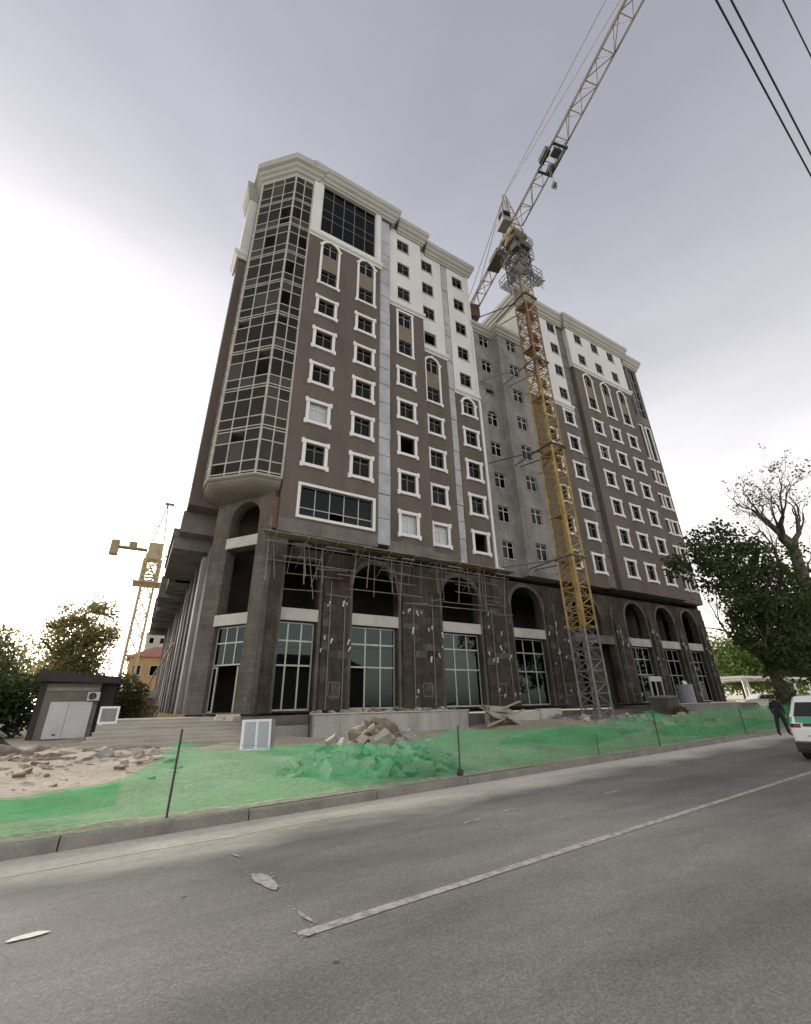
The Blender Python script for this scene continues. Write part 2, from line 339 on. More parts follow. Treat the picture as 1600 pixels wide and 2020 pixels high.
for (x0, x1, y0, y1) in ((4.55, 4.98, 6.16, 6.25), (5.5, 5.88, 6.42, 6.46), (8.05, 8.5, 6.43, 6.47)):
    lane(x0, x1, lambda x: y0+(y1-y0)*(x-x0)/(x1-x0), .06, 'lane_dash', 8, .012)
def blob(cx, cy, pts, name, mtl=PAINT, z=.008):
    mb = MB(); mb.poly([(cx+a, cy+b, z) for a, b in pts]); return mb.build(name, mtl, road)
rb = random.Random(3)
def rblob(cx, cy, rx, ry, rz, n=22, j=.22):
    o = []; ph = [rb.uniform(0, 6.28) for _ in range(5)]
    for i in range(n):
        a = 2*math.pi*i/n; k = 1+j*(.6*math.sin(2*a+ph[0])+.5*math.sin(3*a+ph[1])+.35*math.sin(5*a+ph[2])+.2*math.sin(9*a+ph[3]))+rb.uniform(-.03, .03)
        x = rx*k*math.cos(a); y = ry*k*math.sin(a); o.append((x*math.cos(rz)-y*math.sin(rz), x*math.sin(rz)+y*math.cos(rz)))
    return o
blob(-.325, 5.3, rblob(0, 0, .12, .05, .1, 40, .14), 'paint_spill', mat('white_spill', (.66, .63, .56), .7, .12, 12))
for (cx, cy, rx, ry, rz_, nf) in ((1.52, 5.46, .26, .085, R(-80), 26), (1.435, 6.48, .10, .02, R(-70), 8), (1.52, 4.17, .05, .065, 0, 10), (1.6, 4.45, .14, .018, R(-80), 12)):
    blob(cx, cy, rblob(0, 0, rx, ry, rz_, 44, .16), 'paint_patch')
    for _ in range(nf//2):     # flakes left where the paint has worn off
        u = rb.uniform(-1.6, 1.6); v = rb.uniform(-1.8, 1.8); r_ = rb.uniform(.004, .012)
        blob(cx+(u*rx*math.cos(rz_)-v*ry*math.sin(rz_)), cy+(u*rx*math.sin(rz_)+v*ry*math.cos(rz_)), rblob(0, 0, r_*1.5, r_, rb.uniform(0, 3), 9, .3), 'paint_flake', z=.0045+rb.uniform(0, .003))

lane(-3, 3.6, lambda x: KY(x)-.72+.02*math.sin(x*3), .04, 'edge_line', 50, .012, mat('sandy_edge_paint', (.72, .66, .52), .8, .15, 5))
# kerb of cast stones with open joints
KERBM = mat('kerb_concrete', (.24, .225, .2), .9, .22, 2.0, .3, 20, fine=.12)
kerb = struct(put('kerb', None))
xk = -12.0
while xk < 70:
    x1 = xk+2.34+random.uniform(-.05, .05); a = xk+.008; b = x1-.008; dz = random.uniform(-.008, .008); dy = random.uniform(-.012, .012)
    mb = MB()
    prof = [(0, -.02), (.008, .115), (.03, .135), (.16, .14), (.16, -.02)]
    for s, x in ((0, a), (1, b)):
        for (py, pz) in prof: mb.v.append((x, KY(x)+py+dy, pz+dz))
    for i in range(4): mb.f.append((i, 5+i, 6+i, 1+i)); mb.m.append(0)
    mb.f.append((4, 3, 2, 1, 0)); mb.m.append(0); mb.f.append((5, 6, 7, 8, 9)); mb.m.append(0)
    mb.build('kerb_stone', KERBM, kerb); xk = x1
# ================================================================== THE BUILDING
BLD = thing('apartment_building', 'unfinished brown and white apartment block with glazed corner bay over an arched stone podium', 'building', (0, 0, 0))
ZC = lambda k: 12.95+3.2*(k-3)             # centre height of the windows of floor k
WW, WH = 1.28, 1.50                        # window opening
def arch_pts(a, b, zs, zt, n=12):          # from left spring to right spring
    c = (a+b)/2; rx = (b-a)/2; return [(c-rx*math.cos(math.pi*i/n), zs+(zt-zs)*math.sin(math.pi*i/n)) for i in range(n+1)]
class Plane:
    """wall plane: origin (x,y), unit direction along the wall; outward normal to its right"""
    def __init__(s, x, y, dx=1, dy=0):
        l = math.hypot(dx, dy); s.o = (x, y); s.d = (dx/l, dy/l); s.n = (dy/l, -dx/l)
    def p(s, u, z, out=0): return (s.o[0]+s.d[0]*u+s.n[0]*out, s.o[1]+s.d[1]*u+s.n[1]*out, z)
    def rz(s): return math.atan2(s.d[1], s.d[0])
def wall(name, P, u0, u1, z0, z1, holes, mtl, depth=.28, left=0, right=0, bottom=0, top=0, parent=None):
    mb = MB()
    us = sorted({u0, u1, *[h[0] for h in holes], *[h[1] for h in holes]}); zs = sorted({z0, z1, *[h[2] for h in holes], *[h[3] for h in holes]})
    us = [u for u in us if u0 <= u <= u1]; zs = [z for z in zs if z0 <= z <= z1]
    for i in range(len(us)-1):
        run = None
        for j in range(len(zs)-1):
            cu = (us[i]+us[i+1])/2; cz = (zs[j]+zs[j+1])/2
            inside = any(h[0] < cu < h[1] and h[2] < cz < h[3] for h in holes)
            if not inside and run is None: run = zs[j]
            if inside and run is not None:
                mb.quad(P.p(us[i], run), P.p(us[i+1], run), P.p(us[i+1], zs[j]), P.p(us[i], zs[j])); run = None
        if run is not None: mb.quad(P.p(us[i], run), P.p(us[i+1], run), P.p(us[i+1], zs[-1]), P.p(us[i], zs[-1]))
    for h in holes:
        a, b, c, d = h[:4]; rise = h[4] if len(h) > 4 else 0
        zs_ = d-rise
        mb.quad(P.p(a, c), P.p(a, c, -depth), P.p(a, zs_, -depth), P.p(a, zs_)); mb.quad(P.p(b, c, -depth), P.p(b, c), P.p(b, zs_), P.p(b, zs_, -depth))
        mb.quad(P.p(a, c), P.p(b, c), P.p(b, c, -depth), P.p(a, c, -depth))
        if rise:
            A = arch_pts(a, b, zs_, d)
            for (p, q) in zip(A, A[1:]):
                mb.quad(P.p(*p), P.p(*q), P.p(*q, -depth), P.p(*p, -depth))
                mb.quad(P.p(*p), P.p(*q), P.p(q[0], d), P.p(p[0], d))
        else: mb.quad(P.p(a, d, -depth), P.p(b, d, -depth), P.p(b, d), P.p(a, d))
    if left: mb.quad(P.p(u0, z0, -left), P.p(u0, z0), P.p(u0, z1), P.p(u0, z1, -left))
    if right: mb.quad(P.p(u1, z0), P.p(u1, z0, -right), P.p(u1, z1, -right), P.p(u1, z1))
    if bottom: mb.quad(P.p(u0, z0, -bottom), P.p(u1, z0, -bottom), P.p(u1, z0), P.p(u0, z0))
    if top: mb.quad(P.p(u0, z1), P.p(u1, z1), P.p(u1, z1, -top), P.p(u0, z1, -top))
    return mb.build(name, mtl, parent or BLD)
def sweep(name, path, prof, mtl, parent=None, closed=True):
    """profile (out, z) along a plan path, outward to the right of travel, mitred"""
    n = len(path); rows = []
    for i, (x, y) in enumerate(path):
        def nrm(a, b):
            dx, dy = b[0]-a[0], b[1]-a[1]; l = math.hypot(dx, dy); return (dy/l, -dx/l)
        if i == 0: m = nrm(path[0], path[1])
        elif i == n-1: m = nrm(path[-2], path[-1])
        else:
            a = nrm(path[i-1], path[i]); b = nrm(path[i], path[i+1]); k = 1+a[0]*b[0]+a[1]*b[1]; m = ((a[0]+b[0])/k, (a[1]+b[1])/k)
        rows.append([(x+m[0]*o, y+m[1]*o, z) for o, z in prof])
    mb = MB(); k = len(prof)
    for r in rows: mb.v += r
    for i in range(n-1):
        for j in range(k-(0 if closed else 1)):
            j2 = (j+1) % k; mb.f.append((i*k+j, (i+1)*k+j, (i+1)*k+j2, i*k+j2)); mb.m.append(0)
    mb.f.append(tuple(range(k))); mb.m.append(0); mb.f.append(tuple((n-1)*k+i for i in reversed(range(k)))); mb.m.append(0)
    return mb.build(name, mtl, parent or BLD)

# ---- window kit: shared meshes, local x along the wall, y inward, z up, origin at the opening's centre
def frame_mesh(w, h, mtl, transom=.26, mull=True, y=.13, t=.055):
    mb = MB(); a, b = w/2, h/2
    mb.box(-a, -a+t, y, y+.06, -b, b); mb.box(a-t, a, y, y+.06, -b, b); mb.box(-a+t, a-t, y, y+.06, -b, -b+t); mb.box(-a+t, a-t, y, y+.06, b-t, b)
    if mull: mb.box(-t*.6, t*.6, y-.004, y+.056, -b+t, b-t)
    if transom:
        z = b-transom*h
        for s in (-1, 1):
            x0, x1 = sorted((s*t*.6, s*(a-t)))
            mb.box(x0, x1, y+.002, y+.05, z-t*.5, z+t*.5)
    return mb.mesh('frame', mtl)
def pane_mesh(w, h, mtl, y=.165, x0=None, x1=None):
    mb = MB(); x0 = -w/2 if x0 is None else x0; x1 = w/2 if x1 is None else x1
    mb.box(x0, x1, y, y+.012, -h/2, h/2); return mb.mesh('pane', mtl)
def surround_mesh(w, h, t=.2, ears=True, arch=0, rise=0):
    """moulded white surround, proud of the wall, ears at the corners"""
    mb = MB(); a, b = w/2, h/2
    if not arch:
        mb.box(-a-t, -a+.015, -.09, .02, -b+.015, b-.015); mb.box(a-.015, a+t, -.09, .02, -b+.015, b-.015)
        mb.box(-a-t-.03, a+t+.03, -.12, .02, b-.015, b+t); mb.box(-a-t-.03, a+t+.03, -.12, .02, -b-t, -b+.015)
        mb.box(-a-t*.55, a+t*.55, -.105, -.085, -b+.08, b-.08) if False else None
        if ears:
            for s in (-1, 1):
                x0, x1 = sorted((s*(a+t-.1), s*(a+t+.09)))
                mb.box(x0, x1, -.14, .018, b-.10, b+t+.05); mb.box(x0, x1, -.14, .018, -b-t-.09, -b+.04)
    else:
        zs = b-rise
        mb.box(-a-t, -a+.015, -.09, .02, -b+.015, zs); mb.box(a-.015, a+t, -.09, .02, -b+.015, zs)
        mb.box(-a-t-.03, a+t+.03, -.12, .02, -b-t, -b+.015)
        A = arch_pts(-a+.015, a-.015, zs, b-.015); B = arch_pts(-a-t, a+t, zs, b+t)
        for i in range(len(A)-1):
            p, q, r_, s_ = A[i], A[i+1], B[i+1], B[i]
            mb.quad((p[0], -.09, p[1]), (q[0], -.09, q[1]), (r_[0], -.09, r_[1]), (s_[0], -.09, s_[1]))
            mb.quad((s_[0], -.09, s_[1]), (r_[0], -.09, r_[1]), (r_[0], .02, r_[1]), (s_[0], .02, s_[1]))
            mb.quad((q[0], -.09, q[1]), (p[0], -.09, p[1]), (p[0], .02, p[1]), (q[0], .02, q[1]))
        mb.box(-.1, .1, -.13, .018, b-.02, b+t+.06)
        if ears:
            for s in (-1, 1):
                x0, x1 = sorted((s*(a+t-.1), s*(a+t+.09))); mb.box(x0, x1, -.14, .018, zs-.1, zs+.12); mb.box(x0, x1, -.14, .018, -b-t-.09, -b+.04)
    return mb.mesh('surround', TRIM)
FR_D = frame_mesh(WW, WH, FRAMED); FR_W = frame_mesh(WW, WH, FRAMEW, .3); FR_T = frame_mesh(WW, WH, FRAMEG)
P_L = pane_mesh(WW/2-.09, WH-.12, GLASS); P_F = pane_mesh(WW/2-.09, WH-.12, FILM); P_1 = pane_mesh(WW-.12, WH-.12, GLASS)
SUR = surround_mesh(WW, WH); SUR_N = surround_mesh(.86, WH, .17)
SUR_TR = surround_mesh(WW+.06, WH+3.2, .17, False); SUR_TA = surround_mesh(WW+.06, WH+3.3, .17, True, 1, .62); SUR_A = surround_mesh(WW, WH+.25, .19, True, 1, .6)
SILLM = MB(); SILLM.box(-WW/2-.06, WW/2+.06, -.06, .1, -WH/2-.06, -WH/2+.012); SILLM = SILLM.mesh('sill', CONC_L)
def window(x, y, z, kind='dark', sur=None, panes=2, sill=False, rz=0):
    fm = {'dark': FR_D, 'white': FR_W, 'film': FR_W, 'tan': FR_T, 'open': None}[kind]
    o = put('window', fm, BLD, (x, y, z), rz)
    if kind == 'film': o['label'] = 'window still covered in pale protective film'
    if kind == 'open': o['label'] = 'bare window opening without frame or glass'
    if sur: put('surround', sur, o)
    if sill: put('sill', SILLM, o)
    if kind != 'open':
        pm = P_F if kind == 'film' else P_L
        if panes == 2:
            for s in (-1, 1):
                q = put('pane', pm, o, (s*(WW/4-.01), 0, 0)); q.rotation_euler = (random.uniform(-.01, .01), 0, random.uniform(-.012, .012) if random.random() < .92 else s*.06)
        else: put('pane', P_1, o)
    return o
def rect(x, k, w=WW, h=WH, up=0): return (x-w/2, x+w/2, ZC(k)-h/2, ZC(k)+h/2+up)

# ---- window sections of the front: name, x0, x1, wall plane y, columns, ledge z, first tall floor, style
SEC = [
 ('A', 5.42, 11.76, 23.30, (7.22, 10.43), 36.5, 'tallarch', (9, 10)),
 ('B', 12.80, 16.40, 23.86, (14.43,), 33.6, 'tallrect', (8, 9)),
 ('C', 16.40, 19.24, 24.50, (17.55,), 30.6, 'tallarch', (7, 8)),
 ('D', 19.97, 22.62, 24.50, (21.32,), 27.25, 'arch', (7,)),
 ('E', 29.15, 35.30, 23.83, (31.25, 34.45), 30.4, None, ()),
 ('F', 36.70, 47.20, 23.51, (38.73, 41.80, 44.89), 36.9, 'tallarch', (9, 10)),
]
FILMED = {('A', 0, 5), ('B', 0, 3), ('C', 0, 3), ('F', 0, 7)}
OPEN = {('B', 0, 5), ('D', 0, 3), ('C', 0, 9)}
ZT = 43.6
def ledge(x0, x1, y, z):
    sweep('ledge_moulding', [(x0-.1, y), (x1+.1, y)], [(-.02, z-.28), (.07, z-.28), (.10, z-.16), (.24, z-.05), (.30, z+.08), (.30, z+.16), (-.02, z+.2)], TRIM)
for (nm, x0, x1, y, cols, zl, style, tf) in SEC:
    P = Plane(0, y); hb = []; hw = []
    for ci, x in enumerate(cols):
        for k in range(3, 13):
            if nm == 'A' and k in (3, 11, 12): continue
            z = ZC(k); kind = 'film' if (nm, ci, k) in FILMED else 'open' if (nm, ci, k) in OPEN else 'dark'
            np_ = 2 if x < 36 else 1
            if z > zl:
                hw.append(rect(x, k)); window(x, y, z, kind, None, np_, True)
            elif k in tf:
                if style == 'arch': hb.append((x-WW/2, x+WW/2, z-WH/2, z+WH/2+.25, .6)); o = window(x, y, z, 'tan', None, np_); put('surround', SUR_A, o, (0, 0, .125))
                elif k == max(tf):
                    up = .1 if style == 'tallarch' else 0
                    hb.append((x-WW/2, x+WW/2, z-WH/2, z+WH/2+up, .6) if up else rect(x, k)); window(x, y, z, 'tan', None, np_)
                    zc = (ZC(tf[0])+ZC(tf[1]))/2
                    s = put('tall_surround', SUR_TA if up else SUR_TR, BLD, (x, y, zc+(.05 if up else 0)))
                    mb = MB(); mb.box(-WW/2-.02, WW/2+.02, -.02, .03, -.83, .83); mb.build('infill_panel', BROWN_L, s, (0, 0, -.05 if up else 0))
                else: hb.append(rect(x, k)); window(x, y, z, kind, None, np_)
            else:
                hb.append(rect(x, k)); window(x, y, z, kind, SUR, np_)
    if nm == 'A':
        hb.append((6.50, 11.36, 11.86, 13.86)); hw.append((6.22, 11.22, 37.35, 43.25))
    dl = 1.6; dr = 1.6
    zb = 11.55 if nm in 'ABC' else 10.75
    wall('wall_panel', P, x0, x1, zb, zl, hb, BROWN, .28, dl, dr, 0 if zb > 11 else 1.2)
    if zb > 11: wall('bare_edge_beam', P, x0, x1, 10.72, zb, [], CONC_D, 0, dl, dr, 1.3)
    wall('upper_wall_panel', P, x0, x1, zl, ZT, hw, WHITEW, .28, dl, dr)
    ledge(x0, x1, y, zl)
CP = [(-.05, -.35), (.12, -.35), (.16, -.12), (.30, 0), (.34, .35), (.52, .55), (.60, .95), (.74, 1.15), (.78, 1.72), (.70, 1.8), (-.05, 1.8)]
def cornice(path, z=43.55, k=.85, mtl=CORN): return sweep('cornice', path, [(o*k, z+h*.77) for o, h in CP], mtl)
cornice([(5.0, 23.3), (13.0, 23.3), (13.0, 24.5)])
cornice([(13.75, 23.86), (16.55, 23.86), (16.55, 25.2)])
cornice([(17.30, 24.5), (22.75, 24.5), (22.75, 34)])
cornice([(29.15, 35), (29.15, 23.83), (36.2, 23.83)], 42.85)
cornice([(36.95, 24.4), (36.55, 24.4), (36.55, 23.51), (47.5, 23.51), (47.5, 24.4)], 42.95)
cornice([(48.2, 24.1), (51.3, 24.1), (51.3, 30)], 42.8)

for (a, b, y_, z0_, z1_) in ((5.55, 12.98, 23.34, 43.5, 44.8), (12.7, 16.53, 23.9, 43.5, 44.8), (16.45, 22.73, 24.55, 43.5, 44.8), (29.2, 36.6, 23.9, 42.7, 44.1), (36.58, 47.48, 23.6, 42.7, 44.2), (47.2, 51.25, 24.16, 42.5, 44.0)):
    mb = MB(); mb.box(a, b, y_, y_+.5, z0_, z1_); mb.build('parapet', CONC, BLD)
# big window of floor three and the two-storey glazing above
def glazing(name, P, u0, u1, z0, z1, us, zs, fm, gm, t=.05, inset=.14, parent=None, label=None, joined=False, skip=()):
    """framed grid: us / zs are interior mullion and transom positions"""
    fr = MB(); U = [u0, *us, u1]; Z = [z0, *zs, z1]
    T = lambda a, b, c, d, y0, y1: [P.p(a, c, -y0), P.p(b, c, -y0), P.p(b, c, -y1), P.p(a, c, -y1), P.p(a, d, -y0), P.p(b, d, -y0), P.p(b, d, -y1), P.p(a, d, -y1)]
    def bx(m, a, b, c, d, y0, y1):
        n = len(m.v); m.v += T(a, b, c, d, y0, y1)
        for f in ((0, 3, 2, 1), (4, 5, 6, 7), (0, 1, 5, 4), (1, 2, 6, 5), (2, 3, 7, 6), (3, 0, 4, 7)): m.f.append(tuple(n+i for i in f)); m.m.append(0)
    for i, u in enumerate(U):
        a = u-(0 if i == 0 else t/2); b = u+(0 if i == len(U)-1 else t/2)
        if i == 0: b = u+t
        if i == len(U)-1: a = u-t
        bx(fr, a, b, z0, z1, inset, inset+.07)
    for j, z in enumerate(Z):
        c = z-t/2; d = z+t/2
        if j == 0: c, d = z, z+t
        if j == len(Z)-1: c, d = z-t, z
        bx(fr, u0+t, u1-t, c, d, inset-.004, inset+.05)
    o = fr.build(name, fm, parent or BLD)
    if label: o['label'] = label
    allp = MB()
    for i in range(len(U)-1):
        for j in range(len(Z)-1):
            if (i, j) in skip: continue
            p = allp if joined else MB()
            bx(p, U[i]+t/2, U[i+1]-t/2, Z[j]+t/2, Z[j+1]-t/2, inset+.03, inset+.042)
            if not joined: p.build('pane', gm, o)
    if joined: allp.build('panes', gm, o)
    return o
PA = Plane(0, 23.30)
o = glazing('wide_window', PA, 6.50, 11.36, 11.86, 13.86, [7.5, 8.45, 9.4, 10.4], [12.45], FRAMEG, GLASS, .05, label='wide five-bay window above the podium', skip={(2, 0)})
mb = MB(); w = .16
for (a, b, c, d) in ((6.50-w, 6.515, 11.875, 13.845), (11.345, 11.36+w, 11.875, 13.845), (6.50-w, 11.36+w, 13.845, 13.86+w), (6.50-w, 11.36+w, 11.86-w, 11.875)): mb.box(a, b, 23.20, 23.31, c, d)
mb.build('surround', TRIM, o)
glazing('storey_glazing', PA, 6.22, 11.22, 37.35, 43.25, [7.2, 8.2, 9.2, 10.25], [39.3, 40.3, 42.0], FRAMED, GLASS, .06)
mb = MB()
for (a, b) in ((8.95, 9.45),): mb.box(a, b, 23.7, 24.0, 37.3, 43.3)
mb.build('inner_column', mat('brick_red', (.2, .11, .085), .9, .2, 3), BLD)
# pier at the left of the glazing
mb = MB(); mb.box(5.36, 6.1, 23.22, 23.32, 36.75, 43.5); mb.build('white_pier', WHITEW, BLD)
mb = MB(); mb.box(11.3, 11.77, 23.22, 23.32, 36.75, 43.5); mb.build('white_pier', WHITEW, BLD)

# bare insulation strips between the sections: boards one by one
def strip(x0, x1, y, z0, z1, mtl=BOARD, step=1.62):
    z = z0
    s = put('unclad_strip', None, BLD)
    mb = MB(); mb.box(x0-.03, x1+.03, y+.07, y+.5, z0, z1); mb.build('backing', CONC_D, s)
    while z < z1-.1:
        h = min(step+random.uniform(-.25, .25), z1-z); mb = MB(); d = random.uniform(0, .035)
        mb.box(x0+random.uniform(0, .04), x1-random.uniform(0, .04), y+.01-d, y+.1, z+.025, z+h-.025); mb.build('insulation_board', mtl, s); z += h
strip(11.80, 12.76, 23.46, 11.0, 43.7); strip(19.28, 19.93, 24.52, 11.2, 43.7, mat('pale_insulation_board', (.42, .42, .44), .8, .2, .8, .15, 8, fine=.1))
strip(35.34, 36.66, 24.0, 10.9, 43.0, CONC_D)
# ---- recessed grey concrete part
PR = Plane(0, 24.72); PS = Plane(0, 23.87)
hr = []; hs = []
for k in range(3, 11):
    z = ZC(k); x = 24.41
    if k == 8: hr.append((x-.5, x+.55, z-.35, z+.3)); mb = MB(); mb.box(x-.5, x+.55, 24.85, 24.95, z-.35, z+.05); mb.build('block_infill', CONC_D, BLD)
    else: hr.append((x-WW/2, x+WW/2, z-WH/2, z+WH/2+(.2 if k == 7 else 0), .55) if k == 7 else rect(x, k)); window(x, 24.72, z, 'white', None, 2, True)
    hs.append(rect(27.33, k)); window(27.33, 23.87, z, 'white', None, 2, True)
wall('concrete_wall', PR, 22.58, 25.50, 10.75, 36.35, hr, CONC, .25, 0, 0, 1.2)
wall('concrete_wall', PS, 25.46, 29.18, 10.75, 36.35, hs, CONC, .25, 1.0, 0, 1.2)
CP2 = [(-.05, -.25), (.1, -.25), (.14, -.05), (.3, .1), (.34, .4), (.5, .6), (.54, 1.05), (.46, 1.12), (-.05, 1.12)]
sweep('low_cornice', [(22.6, 24.72), (25.46, 24.72), (25.46, 23.87), (29.1, 23.87)], [(o, 36.3+h*.7) for o, h in CP2], CORN)
mb = MB(); mb.box(22.55, 22.75, 24.36, 24.74, 10.8, 27.0); mb.build('corner_trim', TRIM, BLD)
mb = MB(); mb.box(22.50, 22.75, 24.42, 24.74, 27.4, 43.9); mb.build('corner_trim', WHITEW, BLD)
# side wall of the right block above the low roof, greyer than its front
wall('side_wall', Plane(29.125, 40, 0, -1), 0, 16.18, 36.4, 43.4, [], mat('side_render', (.5, .5, .47), .9, .08, .5), .28)
# ---- far right end with narrow paired windows
PG = Plane(0, 24.1); hg = []
FRN = frame_mesh(.86, WH, FRAMED, .26, False); PN = pane_mesh(.74, WH-.12, GLASS)
for x in (48.35, 50.05):
    for k in range(3, 11):
        z = ZC(k)
        if k < 8:
            hg.append((x-.43, x+.43, z-WH/2, z+WH/2)); o = put('window', FRN, BLD, (x, 24.1, z)); put('surround', SUR_N, o); put('pane', PN, o)
        elif k == 8:
            hg.append((x-.43, x+.43, z-WH/2, z+WH/2+3.2)); o = put('window', None, BLD); o['label'] = 'tall two-storey window'
            glazing('frame', PG, x-.43, x+.43, z-WH/2, z+WH/2+3.2, [], [z+.9, z+2.3], FRAMED, GLASS, .05, parent=o, joined=True)
            mb = MB(); a = z-WH/2; b = z+WH/2+3.2
            for (p, q, r_, s_) in ((-.6, -.42, a, b), (.42, .6, a, b), (-.6, .6, a-.17, a), (-.6, .6, b, b+.17)): mb.box(x+p, x+q, 24.0, 24.11, r_, s_)
            mb.build('surround', TRIM, o)
wall('wall_panel', PG, 47.2, 51.2, 10.75, 33.6, hg, BROWN, .28, 0, 12, 1.5)
wall('bare_wall', PG, 47.2, 51.2, 33.6, 43.0, [(47.6, 48.9, 34.6, 42.3), (49.4, 50.8, 34.6, 42.3)], CONC_D, .3, 0, 12)
glazing('stair_glazing', PG, 47.6, 48.9, 34.6, 42.3, [48.25], [36, 37.5, 39, 40.5], FRAMEG, GLASS, .06, joined=True)
glazing('stair_glazing', PG, 49.4, 50.8, 34.6, 42.3, [50.1], [36, 37.5, 39, 40.5], FRAMEG, GLASS, .06, joined=True)
# ---- roofs, interior floors and backs that close the volume
mb = MB()
mb.box(2.6, 22.7, 24.9, 36, 43.75, 44.0); mb.box(22.9, 29.0, 25.2, 36, 36.45, 36.7); mb.box(29.2, 51.1, 24.9, 36, 43.0, 43.3)
mb.build('roof', CONC_D, BLD)
mb = MB(); mb.box(2.6, 22.7, 35.8, 36, 1.3, 43.7); mb.box(22.7, 29.2, 35.8, 35.95, 1.3, 36.4); mb.box(29.2, 51.1, 35.8, 36, 1.3, 42.9)
mb.box(22.70, 22.78, 24.9, 35.8, 36.4, 43.9); mb.build('rear_wall', CONC_D, BLD)
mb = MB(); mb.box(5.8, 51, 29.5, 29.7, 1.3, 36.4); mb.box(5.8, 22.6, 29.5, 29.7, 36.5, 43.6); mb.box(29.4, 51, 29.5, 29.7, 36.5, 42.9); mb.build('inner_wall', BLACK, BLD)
for k in range(3, 13):
    zf = ZC(k)-1.55; mb = MB()
    mb.box(6.0, 22.5, 25.0, 29.4, zf-.2, zf)
    if k < 11: mb.box(22.5, 29.2, 25.1, 29.4, zf-.2, zf)
    mb.box(29.3, 51.0, 25.0, 29.4, zf-.2, zf); mb.build('floor_slab', CONC_D, BLD)
mb = MB()
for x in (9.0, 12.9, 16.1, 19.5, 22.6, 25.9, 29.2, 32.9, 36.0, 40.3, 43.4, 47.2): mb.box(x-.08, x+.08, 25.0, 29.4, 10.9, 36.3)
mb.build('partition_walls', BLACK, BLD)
# ---- the glazed corner bay: plan from the west wall round the corner to the front
GLASSB2 = glass('bay_glass_dark', (.4, .39, .36), (.36, .37, .35), .04, (.05, .045, .038), .3); GLASSB3 = glass('bay_glass_dusty', (.55, .52, .46), (.45, .44, .4), .12, (.12, .10, .083), .5)
BAY = put('corner_bay', None, BLD); BAY['label'] = 'faceted glass corner bay running up nine floors'
BP = [(1.45, 27.0), (1.55, 25.62), (3.82, 23.46), (5.34, 23.36)]
BN = [2, 3, 2]; FL = [14.05+3.2*i for i in range(9)]+[42.75]
for f in range(3):
    a, b = BP[f], BP[f+1]; Pf = Plane(a[0], a[1], b[0]-a[0], b[1]-a[1]); ln = math.hypot(b[0]-a[0], b[1]-a[1])
    zs = []
    for i in range(len(FL)-1):
        z = FL[i]
        if i: zs.append(z)
        zs += [z+.22, z+.95, z+2.35]
    zs = [z for z in zs if z < 42.5]
    fr = glazing('bay_frame', Pf, 0, ln, 14.05, 42.75, [ln*(i+1)/BN[f] for i in range(BN[f]-1)], zs, FRAMEB, GLASSB, .075, 0, parent=BAY, joined=True, skip=())
    # remove joined panes, build them one by one per floor instead
    for ch in list(fr.children): bpy.data.objects.remove(ch)
    U = [ln*i/BN[f] for i in range(BN[f]+1)]
    for i in range(len(FL)-1):
        for c in range(BN[f]):
            for (za, zb) in ((FL[i]+.25, FL[i]+.92), (FL[i]+.98, FL[i]+2.32), (FL[i]+2.38, FL[i+1]-.03)):
                if zb > 42.72: zb = 42.7
                if zb-za < .1 or random.random() < .09: continue
                if f == 0 and za < FL[i]+2.3 and c == 0 and False: continue
                mb = MB(); j = random.uniform(-.006, .006)
                q = [Pf.p(U[c]+.035, za, -.035+j), Pf.p(U[c+1]-.035, za, -.035-j), Pf.p(U[c+1]-.035, zb, -.035-j), Pf.p(U[c]+.035, zb, -.035+j)]
                q2 = [Pf.p(U[c]+.035, za, -.047+j), Pf.p(U[c+1]-.035, za, -.047-j), Pf.p(U[c+1]-.035, zb, -.047-j), Pf.p(U[c]+.035, zb, -.047+j)]
                n = 0; mb.v += q+q2
                for ff in ((0, 1, 2, 3), (7, 6, 5, 4), (0, 4, 5, 1), (2, 6, 7, 3), (1, 5, 6, 2), (0, 3, 7, 4)): mb.f.append(ff); mb.m.append(0)
                mb.build('pane', random.choice((GLASSB, GLASSB, GLASSB2, GLASSB3)), BAY)
# vertical posts at the bay's edges
for (x, y) in BP[1:]:
    mb = MB(); mb.tube((x, y+.02, 14.0), (x, y+.02, 42.8), .075, 8); mb.build('corner_post', FRAMEB, BAY)
def plan(off):   # the bay's plan pulled in by off
    return [(1.55+off, 27.4), (1.6+off, 25.62+off*.4), (3.82+off*.35, 23.5+off*.8), (5.36, 23.42+off*.8)]
for z in FL:
    mb = MB(); p = [(x, y) for x, y in plan(.12)]+[(5.36, 27.4)]
    mb.poly([(x, y, z+.18) for x, y in p]); mb.poly([(x, y, z-.02) for x, y in reversed(p)])
    for i in range(len(p)): a, b = p[i], p[(i+1) % len(p)]; mb.quad((*a, z-.02), (*b, z-.02), (*b, z+.18), (*a, z+.18))
    mb.build('slab_edge', mat('bay_slab', (.3, .275, .24), .9, .2, 1), BAY)
mb = MB(); mb.box(4.7, 5.36, 24.6, 27.4, 14.2, 42.7); mb.box(1.9, 4.7, 26.9, 27.4, 14.2, 42.7)
mb.build('bay_inner_wall', mat('bay_inner', (.27, .24, .205), .9, .25, .6), BAY)
# rounded underside of the bay
mb = MB(); rings = []
for i in range(7):
    a = i/6*math.pi/2; rings.append((plan(1.5*(1-math.cos(a))), 14.04-.16-.72*math.sin(a)))
rings = [(plan(-.06), 14.05), (plan(-.06), 13.9)]+rings
k = 4
for p, z in rings: mb.v += [(x, y, z) for x, y in p]
for i in range(len(rings)-1):
    for j in range(k-1): mb.f.append((i*k+j, (i+1)*k+j, (i+1)*k+j+1, i*k+j+1)); mb.m.append(0)
mb.poly([(x, y, rings[-1][1]) for x, y in rings[-1][0]])
mb.build('bay_soffit', mat('soffit_plaster', (.20, .183, .155), .9, .18, .8, .2, 14), BAY)
